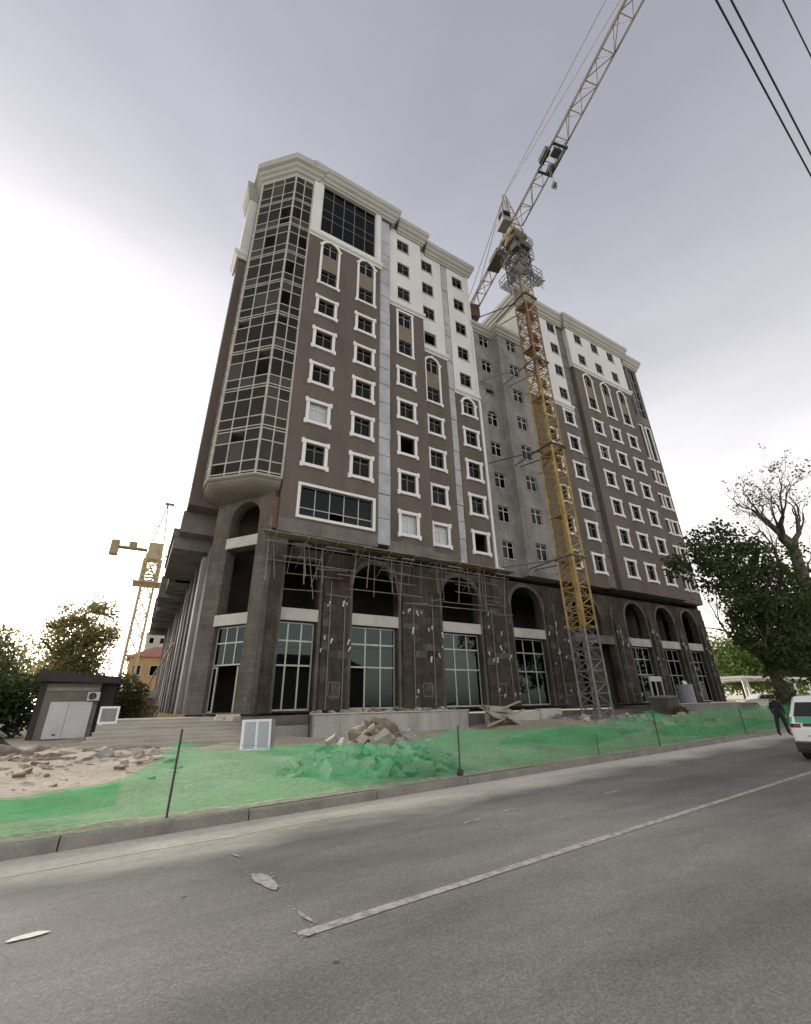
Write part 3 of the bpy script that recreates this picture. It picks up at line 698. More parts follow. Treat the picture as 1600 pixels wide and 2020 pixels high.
# head moulding and cornice of the bay
BCP = [(-.05, -.35), (.1, -.35), (.14, .1), (.34, .3), (.36, .75), (.55, 1.0), (.6, 1.45), (.85, 1.7), (.9, 2.45), (.8, 2.55), (.8, 2.9), (-.05, 2.9)]
sweep('bay_cornice', [(1.6, 29.0), (1.6, 25.65), (3.84, 23.52), (5.5, 23.42), (5.5, 23.9)], [(o*.82, 42.95+h*.69) for o, h in BCP], CORN, BAY)
mb = MB(); mb.poly([(1.7, 29, 44.7), (1.7, 25.7, 44.7), (3.9, 23.6, 44.7), (5.5, 23.5, 44.7), (5.5, 29, 44.7)]); mb.build('bay_roof', CONC_D, BAY)
# west flank strip beside the bay
mb = MB(); mb.box(.86, 3.0, 27.35, 29.0, 13.0, 35.3); mb.build('flank_wall', BROWN, BLD)
mb = MB(); mb.box(.80, 3.0, 27.3, 29.1, 35.3, 43.8); mb.build('flank_upper_wall', WHITEW, BLD)
sweep('flank_ledge', [(.8, 29.2), (.8, 27.28), (2, 27.28)], [(-.02, 35.0), (.12, 35.0), (.2, 35.2), (.36, 35.4), (.36, 35.65), (-.02, 35.75)], TRIM)
sweep('flank_cornice', [(.8, 29.2), (.8, 27.28), (2, 27.28)], [(o*.55, 43.0+h*.8) for o, h in CP], CORN)
mb = MB(); mb.box(.74, 3.1, 28.5, 30.5, 11.6, 13.0); mb.build('flank_base', CONC_D, BLD)
mb = MB(); mb.box(2.9, 6.0, 27.5, 36, 10.9, 43.6); mb.build('west_core', BROWN, BLD)

# ---- podium
POD = put('podium', None, BLD); POD['label'] = 'rough stone podium with tall arched openings'
PD = Plane(0, 24.6)
# x0, x1, arch, glass kind
BAYS = [(6.2, 8.5, 0, 'tall'), (10.72, 13.84, 1, 'tall'), (17.36, 20.56, 1, 'dark'), (23.78, 27.0, 1, 'split'), (30.6, 34.1, 1, 'door'), (37.75, 40.7, 1, 'dark'), (42.5, 45.4, 1, 'dark'), (47.0, 49.5, 1, 'dark')]
hp = []
for (a, b, ar, kd) in BAYS:
    hp.append((a, b, 6.72, 9.95 if ar else 9.6, min(1.5, (b-a)/2) if ar else 0)); hp.append((a, b if kd != 'door' else 35.4, 1.38, 6.0))
mb = MB(); mb.box(6.2, 51.2, 25.9, 26.1, 10.2, 11.0); mb.build('shadow_gap_back', CONC_D, POD)  # set-back band added so a dark gap shows under the overhang
wall('podium_wall', PD, 6.15, 51.3, 1.3, 10.3, hp, MASON, .55, 0, 12, top=1.4, parent=POD)
for i, (a, b, ar, kd) in enumerate(BAYS):
    mb = MB(); mb.box(a-.06, b+.06 if kd != 'door' else 35.5, 24.52, 25.1, 6.02, 6.70)
    mb.build('beam', CONC_L if kd != 'door' else CONC_D, POD)
    w3 = (b-a)/3
    if kd != 'door':
        us = [a+w3, a+2*w3]; zs = [3.65, 4.95]
        glazing('shop_window', PD, a+.03, b-.03, 1.38, 5.98, us, zs, FRAMEG, GLASSP, .085, .3, parent=POD, joined=i > 4)
    # reveal band around the arch
    if ar:
        rise = min(1.5, (b-a)/2); zs_ = 9.95-rise; mb = MB(); A = arch_pts(a, b, zs_, 9.95, 16); B = arch_pts(a-.3, b+.3, zs_, 10.25, 16)
        for p, q, r_, s_ in zip(A, A[1:], B[1:], B):
            mb.quad((p[0], 24.53, p[1]), (q[0], 24.53, q[1]), (r_[0], 24.53, r_[1]), (s_[0], 24.53, s_[1])); mb.quad((s_[0], 24.53, s_[1]), (r_[0], 24.53, r_[1]), (r_[0], 24.62, r_[1]), (s_[0], 24.62, s_[1]))
            mb.quad((p[0], 24.53, p[1]), (p[0], 24.62, p[1]), (q[0], 24.62, q[1]), (q[0], 24.53, q[1]))
        mb.build('arch_band', MASON_G, POD)
# stone faces of the piers, two raised strips per pier
edges = [6.15]+[v for t_ in BAYS for v in (t_[0], t_[1])]+[51.2]
piers = [(8.5, 10.72), (13.84, 17.36), (20.56, 23.78), (27.0, 30.6), (35.5, 37.75), (40.7, 42.5), (45.4, 47.0), (49.5, 51.2)]
rp = random.Random(5)
DAB = MB(); DAB.box(-.035, .035, -.05, .02, -.14, .14); DAB.box(-.02, .06, -.06, .0, .06, .16); DAB = DAB.mesh('bracket', mat('white_mortar', (.62, .6, .56), .9, .15, 8))
SLB = [mat('stone_%s' % n, c, .9, .3, 3.5, .35, 14, stretch=(1, 1, .6), fine=.2) for n, c in (('brown', (.048, .039, .033)), ('umber', (.068, .056, .047)), ('olive', (.05, .046, .034)), ('russet', (.062, .043, .036)), ('grey', (.095, .088, .08)))]
DABC = 0
RAILM = mat('grey_rail', (.2, .19, .175), .7, .2, 3)
for pi, (a, b) in enumerate(piers):
    w = b-a; p = put('pier', None, POD)
    mb = MB(); mb.box(a+.28, b-.28, 24.42, 24.62, 1.3, 8.3+rp.uniform(-.2, .4)); mb.build('pier_face', MASON, p)
    for s in ((a+.05, a+.24), (b-.24, b-.05)):
        mb = MB(); mb.box(s[0], s[1], 24.5, 24.62, 1.3, 9.2); mb.build('pier_edge', MASON_G, p)
    far = MB(); zz = 1.34
    while zz < 7.9:
        hz = rp.choice((.38, .45, .52)); xx = a+.30
        while xx < b-.34:
            ww = min(rp.uniform(.45, .95), b-.30-xx); d = rp.uniform(0, .03)
            if rp.random() > .07:
                mb = far if pi > 2 else MB(); mb.box(xx+.006, xx+ww-.006, 24.385-d, 24.43, zz+.006, zz+hz-.006, 0 if pi <= 2 else rp.choice((0, 0, 1, 1, 2, 3, 4)))
                if pi <= 2: mb.build('stone_slab', rp.choice((SLB[0], SLB[0], SLB[1], SLB[1], SLB[2], SLB[3], SLB[4])), p)
            xx += ww
        zz += hz
    if far.v: stuff(far.build('stone_slabs', SLB, p))
    for fx in (.3, .72):
        mb = MB(); mb.box(a+w*fx, a+w*fx+.05, 24.31, 24.36, 1.4, rp.uniform(7.6, 9.0)); mb.build('fixing_rail', RAILM, p)
    cx = a+w*rp.uniform(.4, .6); mb = MB()
    for (q0, q1, r0, r1) in ((-.35, .35, 2.75, 2.79), (-.35, .35, 2.0, 2.04), (-.35, -.31, 2.0, 2.79), (.31, .35, 2.0, 2.79)): mb.box(cx+q0, cx+q1, 24.32, 24.35, r0, r1)
    mb.build('panel_frame', RAILM, p)
    if w > 30:
        mb = MB(); mb.box(a+w*.4, a+w*.6, 24.36, 24.44, 1.3, 8.2); mb.build('pier_rib', MASON, p)
    for _ in range(int(w*4.2)):
        q = put('bracket', DAB, p, (rp.uniform(a+.2, b-.2), 24.36, rp.choice((2.2, 4.4, 4.9, 5.9, 6.4, 7.2))+rp.uniform(-.25, .25)), 0)
        q.rotation_euler = (0, rp.uniform(-.5, .5), 0); s_ = rp.uniform(.5, 1.25); q.scale = (s_, 1, s_*rp.uniform(.6, 1.3))
mb = MB(); mb.box(51.05, 51.22, 24.75, 36, 9.8, 11.0); mb.build('end_beam', CONC_D, POD)
# door shaft wall behind the crane
mb = MB(); mb.box(33.5, 34.7, 25.6, 25.8, 1.3, 6.0); mb.build('door_panel', mat('olive_door', (.09, .085, .055), .8, .2, 2), POD)
# podium interior
mb = MB(); mb.box(3.4, 51, 26.0, 35, 1.05, 1.3); mb.box(6.2, 51, 25.2, 29.4, 6.1, 6.4); mb.box(6.2, 51, 25.2, 29.4, 10.75, 10.95); mb.build('podium_floor', CONC_D, POD)
for x in (9.6, 15.6, 22.1, 28.8, 36.6, 41.6, 46.2):
    mb = MB(); mb.box(x-.25, x+.25, 26.2, 26.8, 1.3, 10.8); mb.build('inner_column', CONC_D, POD)
# chamfered corner of the podium below the bay
C0 = (2.56, 27.06); PCh = Plane(C0[0], C0[1], .6, -.8)
wall('corner_wall', PCh, 0, 4.25, 1.3, 13.4, [(1.2, 3.32, 1.36, 5.62), (1.2, 3.32, 6.25, 10.05), (1.2, 3.32, 10.72, 12.95, 1.0)], MASON_G, .7, 1.2, .8, parent=POD)
for (z0, z1) in ((5.64, 6.23), (10.07, 10.70)):
    mb = MB(); n = PCh.n
    q = [PCh.p(1.12, z0, .05), PCh.p(3.4, z0, .05), PCh.p(3.4, z0, -.5), PCh.p(1.12, z0, -.5)]; q2 = [(x, y, z1) for x, y, _ in q]; mb.v += q+q2
    for ff in ((0, 3, 2, 1), (4, 5, 6, 7), (0, 1, 5, 4), (1, 2, 6, 5), (2, 3, 7, 6), (3, 0, 4, 7)): mb.f.append(ff); mb.m.append(0)
    mb.build('beam', CONC_L, POD)
glazing('corner_window', PCh, 1.23, 3.29, 3.6, 5.6, [1.9, 2.6], [4.75], FRAMEG, GLASSP, .07, .25, parent=POD)
glazing('side_light', PCh, 1.23, 1.6, 1.36, 3.55, [], [], FRAMEG, GLASSP, .07, .25, parent=POD)
mb = MB(); mb.box(0, .1, .2, .3, 1.36, 3.55); d = mb.build('door_post', mat('pale_post', (.45, .41, .33), .8, .15, 3), POD, (PCh.p(2.95, 0)[0], PCh.p(2.95, 0)[1], 0), PCh.rz())
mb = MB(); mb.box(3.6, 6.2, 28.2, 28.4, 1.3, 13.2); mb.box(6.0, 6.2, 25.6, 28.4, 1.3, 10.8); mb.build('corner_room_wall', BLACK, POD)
# projecting pier between the corner and the front
mb = MB(); mb.box(5.1, 6.18, 23.72, 25.0, 1.3, 10.9); mb.build('corner_pier', MASON_G, POD)
mb = MB(); mb.box(5.42, 6.0, 23.58, 23.74, 1.3, 9.3); mb.build('pier_face', MASON, POD)
mb = MB(); mb.box(5.0, 5.40, 23.62, 24.5, 10.95, 12.9); mb.build('brick_core', mat('red_brick_core', (.17, .11, .085), .95, .3, 2.5, .4, 12), POD)
# west side of the podium: piers, strips and the heavy ledge
for i in range(12):
    y = 29.2+i*3.0; mb = MB(); mb.box(2.35, 3.2, y, y+1.1, 1.3, 10.4); mb.build('west_pier', MASON_G if i % 3 else CONC, POD)
    mb = MB(); mb.box(2.75, 2.85, y+1.1, y+3.0, 1.3, 10.3); mb.build('west_glazing', GLASSP, POD)
    mb = MB(); mb.box(2.62, 2.74, y+1.5, y+1.6, 1.3, 10.2); mb.box(2.62, 2.74, y+2.4, y+2.5, 1.3, 10.2); mb.build('west_mullion', FRAMEW, POD)
mb = MB(); mb.box(2.56, 3.2, 27.1, 29.2, 1.3, 10.6); mb.build('west_pier', MASON_G, POD)
mb = MB(); mb.box(3.2, 3.4, 27.2, 65, 1.3, 12); mb.build('west_back_wall', CONC_D, POD)
mb = MB(); mb.box(.52, 3.3, 29.4, 37.5, 10.75, 11.55); mb.build('west_ledge', CONC_D, POD)
mb = MB(); mb.box(.40, 3.2, 29.33, 37.6, 11.55, 12.05); mb.build('west_ledge_top', CONC_D, POD)
y = 37.6
while y < 64:
    d = rp.uniform(.8, 2.0); mb = MB(); mb.box(.55+rp.uniform(-.15, .35), 3.3, y, y+d*.86, 10.2+rp.uniform(-.5, .3), 11.5+rp.uniform(-.3, .5)); mb.build('ledge_beam', CONC_D, POD); y += d
mb = MB(); mb.box(1.4, 3.3, 37.6, 65, 10.6, 11.3); mb.build('west_ledge', CONC_D, POD)
mb = MB(); mb.tube((2.2, 40.5, 6.4), (1.3, 62, 3.4), .09, 6); mb.build('leaning_pole', mat('pale_timber', (.5, .46, .38), .85, .15, 3), POD)
# ================================================================== SITE: terrace, stairs, scaffold
t = thing('retaining_wall', 'pale concrete retaining wall under the arches, behind the green-netted rubble heap', 'wall')
for i in range(7):
    x0 = 7.75+i*1.3; mb = MB(); mb.box(x0+.006, x0+1.294, 21.8+random.uniform(-.012, .012), 22.15, -.1, 1.2+random.uniform(-.015, .015)); mb.build('concrete_panel', mat('cast_panel', (.40, .395, .375), .9, .2, .9, .2, 10, stretch=(1.5, 1, .5), fine=.08), t)
mb = MB(); mb.box(7.65, 16.9, 21.74, 22.2, 1.215, 1.27); mb.build('coping', CONC_L, t)
t = thing('low_concrete_wall', 'low broken concrete wall between the leaning boards and the crane foot', 'wall')
mb = MB(); mb.box(18.3, 22.4, 21.7, 22.1, 0, 1.08); mb.build('wall_block', CONC_L, t)
mb = MB(); mb.box(22.42, 24.3, 21.6, 22.1, 0, 1.2); mb.build('wall_block', CONC_L, t)
t = thing('edge_wall', 'long low grey wall at the right end of the arcade', 'wall')
mb = MB(); mb.box(35.6, 48, 22.0, 22.35, 0, 1.22); mb.build('wall_block', CONC, t); mb = MB(); mb.box(35.5, 48.1, 21.95, 22.4, 1.225, 1.29); mb.build('coping', CONC_L, t)
mb = MB(); mb.box(4.9, 7.7, 22.6, 26, 0, 1.18); mb.box(7.7, 17.2, 22.16, 26, 0, 1.19); mb.box(17.2, 35.5, 22.12, 26, 0, .95); mb.box(35.5, 52, 22.42, 26, 0, 1.2)
struct(mb.build('terrace', CONC_D))
t = thing('entrance_stairs', 'wide dusty concrete steps up to the glazed corner entrance', 'stairs')
for i in range(7):
    z1 = .2+.142*(i+1); y0 = 22.0+.36*i; xl = -1.35+.12*i+random.uniform(-.05, .05)
    mb = MB(); mb.box(xl, 4.88, y0, y0+.36 if i < 6 else 27.3, -.05 if i == 0 else z1-.25, z1); mb.box(xl-.01, 4.89, y0-.025, y0+.03, z1-.045, z1+.006); mb.build('step', mat('dusty_step', (.47, .44, .395), .92, .16, 1.6, .25, 12, stretch=(.4, 1, 1), fine=.1), t)
mb = MB(); mb.box(-1.0, 1.6, 24.5, 29.5, 0, 1.0); mb.build('landing', CONC_L, t)
t = thing('dark_plinth', 'dark stained plinth between the stairs and the retaining wall', 'wall')
mb = MB(); mb.box(4.92, 7.64, 22.3, 22.58, 0, .78); mb.build('base_course', CONC, t); mb = MB(); mb.box(4.92, 7.64, 22.36, 22.58, .785, 1.2); mb.build('top_course', mat('blotchy', (.1, .095, .085), .95, .4, 1.5), t)  # top course in a darker, blotchier tone than the base

SC = thing('scaffold', 'hanging pole scaffold with plank deck under the brown upper floors', 'scaffold')
POLE = mat('scaffold_pole', (.2, .185, .158), .7, .3, 2); rs = random.Random(11)
for i in range(12):
    x0 = 4.75+i*1.46
    for j in range(3):
        mb = MB(); y = 22.35+j*.29+rs.uniform(-.02, .02); z = 10.22+rs.uniform(-.02, .03)-.0*i; mb.box(x0-rs.uniform(0, .35), x0+1.5+rs.uniform(0, .3), y, y+.25, z+j*.012, z+.05+j*.012); mb.build('deck_plank', WOOD if rs.random() < .6 else WOODD, SC)
for x in (4.95, 7.05, 8.0, 11.0, 12.55, 13.4, 16.0, 17.9, 19.7, 20.4, 21.9):
    mb = MB(); lo = rs.uniform(6.7, 8.4); mb.tube((x, 23.0+rs.uniform(-.3, .5), 10.9+rs.uniform(-.1, .7)), (x+rs.uniform(-.25, .25), 23.3+rs.uniform(-.2, .3), lo), .035, 6); mb.build('pole', POLE, SC)
for (x0, x1, z, y) in ((4.6, 10.4, 9.0, 23.4), (5.2, 9.8, 8.5, 24.0), (9.2, 14.6, 8.7, 23.5), (10.0, 15.2, 7.9, 23.7), (13.2, 19.5, 9.2, 23.5), (14.6, 21.6, 7.6, 24.0), (18.0, 22.3, 8.7, 23.8), (6.2, 8.6, 7.7, 24.3), (17.2, 20.8, 7.95, 24.2), (11, 22, 9.7, 22.6), (4.7, 12, 9.85, 22.7)):
    mb = MB(); mb.tube((x0, y, z+rs.uniform(-.06, .06)), (x1, y+rs.uniform(-.1, .1), z+rs.uniform(-.12, .12)), .032, 6); mb.build('ledger', POLE, SC)
for (x, dx) in ((7.2, .7), (12.7, .8), (8.3, -.6), (16.2, .5), (19.9, .6), (5.2, .5)):
    mb = MB(); mb.tube((x, 23.2, 10.3), (x+dx, 23.7, 7.1+rs.uniform(0, 1)), .028, 6); mb.build('brace', POLE, SC)
for x in [5.2+1.75*i for i in range(10)]:
    mb = MB(); mb.tube((x, 22.3, 10.16), (x, 24.5, 10.16), .04, 6); mb.build('putlog', POLE, SC); mb = MB(); mb.tube((x, 22.45, 10.12), (x, 24.5, 9.0), .028, 6); mb.build('bracket_strut', POLE, SC)
for i in range(34):
    x = rs.uniform(4.9, 22); y = rs.uniform(22.5, 24.2); z = rs.choice((7.2, 7.9, 8.6, 9.3, 9.9))+rs.uniform(-.2, .2); k = rs.random(); mb = MB()
    if k < .45: mb.tube((x, y, z), (x+rs.uniform(.8, 2.4), y+rs.uniform(-.2, .2), z+rs.uniform(-.15, .15)), .026, 5); mb.build('ledger', POLE, SC)
    elif k < .8: mb.tube((x, y, 10.4), (x+rs.uniform(-.3, .3), y+rs.uniform(-.1, .3), rs.uniform(7.0, 9.0)), .026, 5); mb.build('pole', POLE, SC)
    else: mb.box(x, x+rs.uniform(.5, 1.3), y, y+.2, 9.95, 10.0); mb.build('loose_plank', WOODD, SC)
t = thing('cement_bags', 'small heap of pale bags on the scaffold deck below the bare opening', 'bag')
for (x, y, z, s) in ((17.9, 22.6, 10.30, 1), (18.25, 22.7, 10.30, .8), (21.2, 22.6, 10.30, .9), (21.55, 22.65, 10.30, .8)):
    mb = MB(); n = 8
    for i in range(n+1):
        a = math.pi*i/n
        for j in range(10):
            w = 2*math.pi*j/10; k = 1+rs.uniform(-.12, .12); mb.v.append((x+.19*s*math.sin(a)*math.cos(w)*k, y+.13*s*math.sin(a)*math.sin(w)*k, z+.11*s+.11*s*math.cos(a)*k))
    for i in range(n):
        for j in range(10): mb.f.append((i*10+j, i*10+(j+1) % 10, (i+1)*10+(j+1) % 10, (i+1)*10+j)); mb.m.append(0)
    mb.build('bag', mat('pale_bag', (.6, .59, .55), .9, .12, 4), t, smooth=True)

# ================================================================== TOWER CRANES
def lattice_box(mb, c, w, z0, z1, n=1, rc=.075, rd=.034, xbrace=True):
    x, y = c; h = w/2; P = [(x-h, y-h), (x+h, y-h), (x+h, y+h), (x-h, y+h)]; dz = (z1-z0)/n
    for p in P: mb.bar((*p, z0), (*p, z1), rc*2)
    for k in range(n):
        a = z0+k*dz; b = a+dz
        for i in range(4):
            p, q = P[i], P[(i+1) % 4]
            mb.bar((*p, a+.02), (*q, a+.02), rd*2)
            m = ((p[0]+q[0])/2, (p[1]+q[1])/2)
            if xbrace: mb.bar((*p, a), (*q, (a+b)/2), rd*2); mb.bar((*q, (a+b)/2), (*p, b), rd*2); mb.bar((*p, (a+b)/2), (*q, (a+b)/2), rd*1.7)
            else: mb.bar((*p, a), (*q, b), rd*2)
def truss(mb, p0, d, side, L, w, h, n, rc=.06, rd=.028, tip=1.0):
    """triangular jib: two bottom chords, one top chord, from p0 along d"""
    up = Vector((0, 0, 1)); p0 = Vector(p0); step = L/n; prev = None
    for i in range(n+1):
        k = 1-(1-tip)*i/n; o = p0+d*(i*step); a = o-side*w/2*k; b = o+side*w/2*k; c = o+up*h*k
        mb.bar(a, b, rd*2)
        if prev:
            pa, pb, pc = prev
            mb.bar(pa, a, rc*2); mb.bar(pb, b, rc*2); mb.bar(pc, c, rc*2.2)
            m = d*(-step/2)+up*h*k+o
            mb.bar(pa, m, rd*2); mb.bar(m, a, rd*2); mb.bar(pb, m, rd*2); mb.bar(m, b, rd*2); mb.bar(pa, b, rd*2) if i % 2 else mb.bar(pb, a, rd*2)
        prev = (a, b, c)
CX, CY = 26.35, 20.5; CZ0 = .55
CR = thing('tower_crane', 'tall yellow and orange lattice tower crane tied to the concrete recess', 'crane', (CX, CY, CZ0))
def cpart(mb, name, m): return mb.build(name, m, CR, (-CX, -CY, -CZ0))
mb = MB(); mb.box(CX-1.6, CX+1.6, CY-1.6, CY+1.6, .2, .62); cpart(mb, 'foundation', CONC)
W = 1.32; z = .62; i = 0
while z < 42.8:
    z1 = z+2.8; mb = MB(); lattice_box(mb, (CX, CY), W, z, z1, 2, .07 if z > 6 else .06, .03)
    m = STEEL_G if z < 6.0 else YEL if z < 26 else (YEL if i % 2 else ORA) if z < 30 else ORA if z < 35 else PINK
    cpart(mb, 'mast_section', m)
    mb = MB()
    for s in (-.18, .18): mb.bar((CX+s-.3, CY-.35, z), (CX+s-.3, CY-.35, z1), .06)
    for q in range(9): mb.bar((CX-.48, CY-.35, z+.16+.31*q), (CX-.12, CY-.35, z+.16+.31*q), .035)
    mb.box(CX-.75, CX+.3, CY-.7, CY+.6, z1-.06, z1-.02) if i % 2 == 0 else None
    cpart(mb, 'ladder', m if z > 6 else STEEL_G); z = z1; i += 1
# solid yellow corner covers low on the mast
mb = MB(); mb.box(CX-W/2-.12, CX-W/2+.14, CY-W/2-.12, CY-W/2+.14, 6.3, 17.0); cpart(mb, 'corner_sleeve', YEL)
# wall ties
for zz, m in ((11.3, STEEL_G), (20.8, DGREEN), (29.8, STEEL_G), (37.9, DGREEN)):
    mb = MB(); h = W/2+.14
    for a, b in (((-h, -h), (h, -h)), ((h, -h), (h, h)), ((h, h), (-h, h)), ((-h, h), (-h, -h))): mb.bar((CX+a[0], CY+a[1], zz), (CX+b[0], CY+b[1], zz), .15)
    for (px, py, wx, wy) in ((-h, h, 23.3, 24.72), (-h, h, 25.6, 23.9), (h, h, 28.8, 23.9), (h, h, 26.2, 23.9)): mb.bar((CX+px, CY+py, zz), (wx, wy, zz), .09)
    cpart(mb, 'wall_tie', m)
# climbing frame with platforms
ZS = z
mb = MB(); lattice_box(mb, (CX, CY), 1.75, 40.4, 46.2, 4, .06, .035); cpart(mb, 'climbing_frame', DGREEN)
GRAT = mat('pale_mesh_deck', (.26, .25, .24), .7, .25, 2)
for zz, w, m_ in ((40.5, 1.5, GRAT), (43.4, 1.2, DGREEN), (45.4, 1.3, DGREEN)):
    mb = MB(); st = .16; q = -w
    while q < w-.05:      # open grating: slats with gaps, left out where the mast passes
        if abs(q+.05) > 1.0: mb.box(CX+q, CX+q+.09, CY-w, CY+w, zz, zz+.04)
        else: mb.box(CX+q, CX+q+.09, CY-w, CY-1.0, zz, zz+.04); mb.box(CX+q, CX+q+.09, CY+1.0, CY+w, zz, zz+.04)
        q += st
    cpart(mb, 'platform', m_)
    mb = MB(); jr = random.Random(int(zz*10))
    for s in (-1, 1):
        for t_ in (.5, 1.05):
            mb.bar((CX-w, CY+s*w, zz+t_), (CX+w, CY+s*w, zz+t_), .05); mb.bar((CX+s*w, CY-w, zz+t_), (CX+s*w, CY+w, zz+t_), .05)
        for q in range(5): mb.bar((CX-w+2*w*q/4, CY+s*w, zz), (CX-w+2*w*q/4, CY+s*w, zz+1.05), .04); mb.bar((CX+s*w, CY-w+2*w*q/4, zz), (CX+s*w, CY-w+2*w*q/4, zz+1.05), .04)
    for q in range(10): mb.bar((CX+jr.uniform(-w, w), CY-w+.1, zz+jr.uniform(-1.6, 0)), (CX+jr.uniform(-w, w), CY-1.1, zz+jr.uniform(0, 1.6)), .05)
    cpart(mb, 'guard_rail', STEEL_G)
for (a, b, c, d, rx) in ((-1.9, -1.0, -1.6, -1.0, .5), (1.2, 1.9, -1.5, -.6, -.45)):
    mb = MB(); T3 = Matrix.Translation((CX+(a+b)/2, CY+(c+d)/2, 40.3)) @ Matrix.Rotation(rx, 4, 'Y'); mb.box(-(b-a)/2, (b-a)/2, -(d-c)/2, (d-c)/2, 0, .05, 0, T3); cpart(mb, 'tilted_deck', mat('pale_deck_panel', (.45, .43, .43), .7, .15, 2))
mb = MB(); mb.box(CX-1.5, CX-1.0, CY-1.4, CY-.6, 43.5, 44.3); mb.box(CX-.7, CX+.5, CY-1.45, CY-1.05, 44.3, 45.2); cpart(mb, 'hydraulic_pack', DGREEN)
mb = MB(); mb.tube((CX, CY, 46.1), (CX, CY, 46.9), 1.0, 20); mb.box(CX-1.0, CX+1.0, CY-1.0, CY+1.0, 46.9, 47.5); cpart(mb, 'slewing_ring', mat('ochre_slew', (.2, .15, .06), .7, .3, 2))
JD = Vector((21.74-28.15, 3.64-29.85, 0)).normalized(); JS = Vector((-JD.y, JD.x, 0)); CC = Vector((CX, CY, 0))
def jp(a, s, z): return CC+JD*a+JS*s+Vector((0, 0, z))
ZJ = 48.3
# tower head: four legs to the apex
mb = MB(); ap = jp(-.3, 0, 55.3)
for a in (-.8, .8):
    for s in (-.75, .75): mb.bar(jp(a, s, 47.5), ap+JS*s*.25, .16)
for q in range(1, 6):
    k = q/6; zq = 47.5+(55.3-47.5)*k
    for s in (-1, 1): mb.bar(jp(-.8+.5*k, s*.75*(1-.75*k), zq), jp(.8-1.1*k, s*.75*(1-.75*k), zq), .07); mb.bar(jp(-.8+.5*k, s*.75*(1-.75*k), zq), jp(.8-1.1*(k-.16), s*.75*(1-.75*(k-.16)), zq-1.3), .06)
    mb.bar(jp(-.8+.5*k, -.75*(1-.75*k), zq), jp(-.8+.5*k, .75*(1-.75*k), zq), .06); mb.bar(jp(.8-1.1*k, -.75*(1-.75*k), zq), jp(.8-1.1*k, .75*(1-.75*k), zq), .06)
cpart(mb, 'tower_head', JIBM)
mb = MB(); c = jp(.45, -1.2, 0); T = Matrix.Translation(c) @ Matrix.Rotation(math.atan2(JD.y, JD.x), 4, 'Z')
mb.box(-.7, .7, -.5, .5, 48.2, 49.9, 0, T); cab = cpart(mb, 'cab', mat('cab_grey', (.27, .25, .27), .6, .1, 2))
mb = MB(); mb.box(.705, .725, -.4, .4, 48.9, 49.7, 0, T); mb.box(-.1, .6, -.525, -.505, 49.0, 49.7, 0, T); mb.build('cab_window', GLASS, cab)
L_J = 54; n = 27
for q in range(9):
    mb = MB(); truss(mb, jp(1.0+q*6, 0, ZJ), JD, JS, 6.0, 1.3, 1.35, 3, .065, .03); cpart(mb, 'jib_section', JIBM)
for q in (3, 6):
    mb = MB(); T2 = Matrix.Translation(jp(1.0+q*6+.5, .2, 0)); mb.box(-.22, .22, -.22, .22, ZJ+.2, ZJ+.65, 0, T2); cpart(mb, 'junction_box', DGREEN)
mb = MB(); mb.bar(ap, jp(20, 0, ZJ+1.6), .06); cpart(mb, 'tie_bar', JIBM)
mb = MB(); mb.bar(ap+Vector((0, 0, .1)), jp(44, 0, ZJ+1.6), .06); cpart(mb, 'tie_bar', JIBM)
mb = MB(); truss(mb, jp(-1.0, 0, ZJ), -JD, JS, 12.0, 1.3, 1.0, 7, .07, .035); cpart(mb, 'counter_jib', mat('counter_jib_paint', (.3, .25, .25), .6, .2, .8))
for s in (-.5, .5):
    mb = MB(); mb.bar(ap, jp(-11.5, s, ZJ+.9), .06); cpart(mb, 'tie_bar', JIBM)
for q in range(3):
    mb = MB(); T2 = Matrix.Translation(jp(-10.2-.55*q, 0, 0)) @ Matrix.Rotation(math.atan2(JD.y, JD.x), 4, 'Z'); mb.box(-.24, .24, -.8, .8, ZJ-1.5, ZJ+.6, 0, T2); cpart(mb, 'counterweight', mat('counterweight', (.1, .055, .045), .9, .2, 2))
mb = MB(); T2 = Matrix.Translation(jp(-3.4, 0, 0)) @ Matrix.Rotation(math.atan2(JD.y, JD.x), 4, 'Z'); mb.box(-.9, .9, -.55, .55, ZJ-.1, ZJ+.9, 0, T2); mb.box(-1.3, 1.3, -.75, .75, ZJ-.2, ZJ-.12, 0, T2); cpart(mb, 'winch_house', mat('olive_machine', (.075, .065, .03), .7, .3, 2))
# trolley, rope and hook
mb = MB(); T2 = Matrix.Translation(jp(7.4, 0, 0)) @ Matrix.Rotation(math.atan2(JD.y, JD.x), 4, 'Z')
mb.box(-1.3, 1.3, -.8, -.7, ZJ-.3, ZJ-.1, 0, T2); mb.box(-1.3, 1.3, .7, .8, ZJ-.3, ZJ-.1, 0, T2); mb.box(-1.3, -1.1, -.8, .8, ZJ-.42, ZJ-.3, 0, T2); mb.box(1.1, 1.3, -.8, .8, ZJ-.42, ZJ-.3, 0, T2); mb.box(-.7, .5, -.95, -.45, ZJ-.1, ZJ+.5, 0, T2); mb.box(-1.2, -.6, .2, .7, ZJ-.35, ZJ+.3, 0, T2); mb.box(.2, .9, -.3, .4, ZJ-.4, ZJ-.05, 0, T2)
tr = cpart(mb, 'trolley', DGREEN)
mb = MB()
for s in (-.12, .12): mb.tube(jp(6.9, s, ZJ-.3), jp(6.9, s*.6, ZJ-3.3), .022, 5)
mb.build('hoist_rope', STEEL_G, tr)
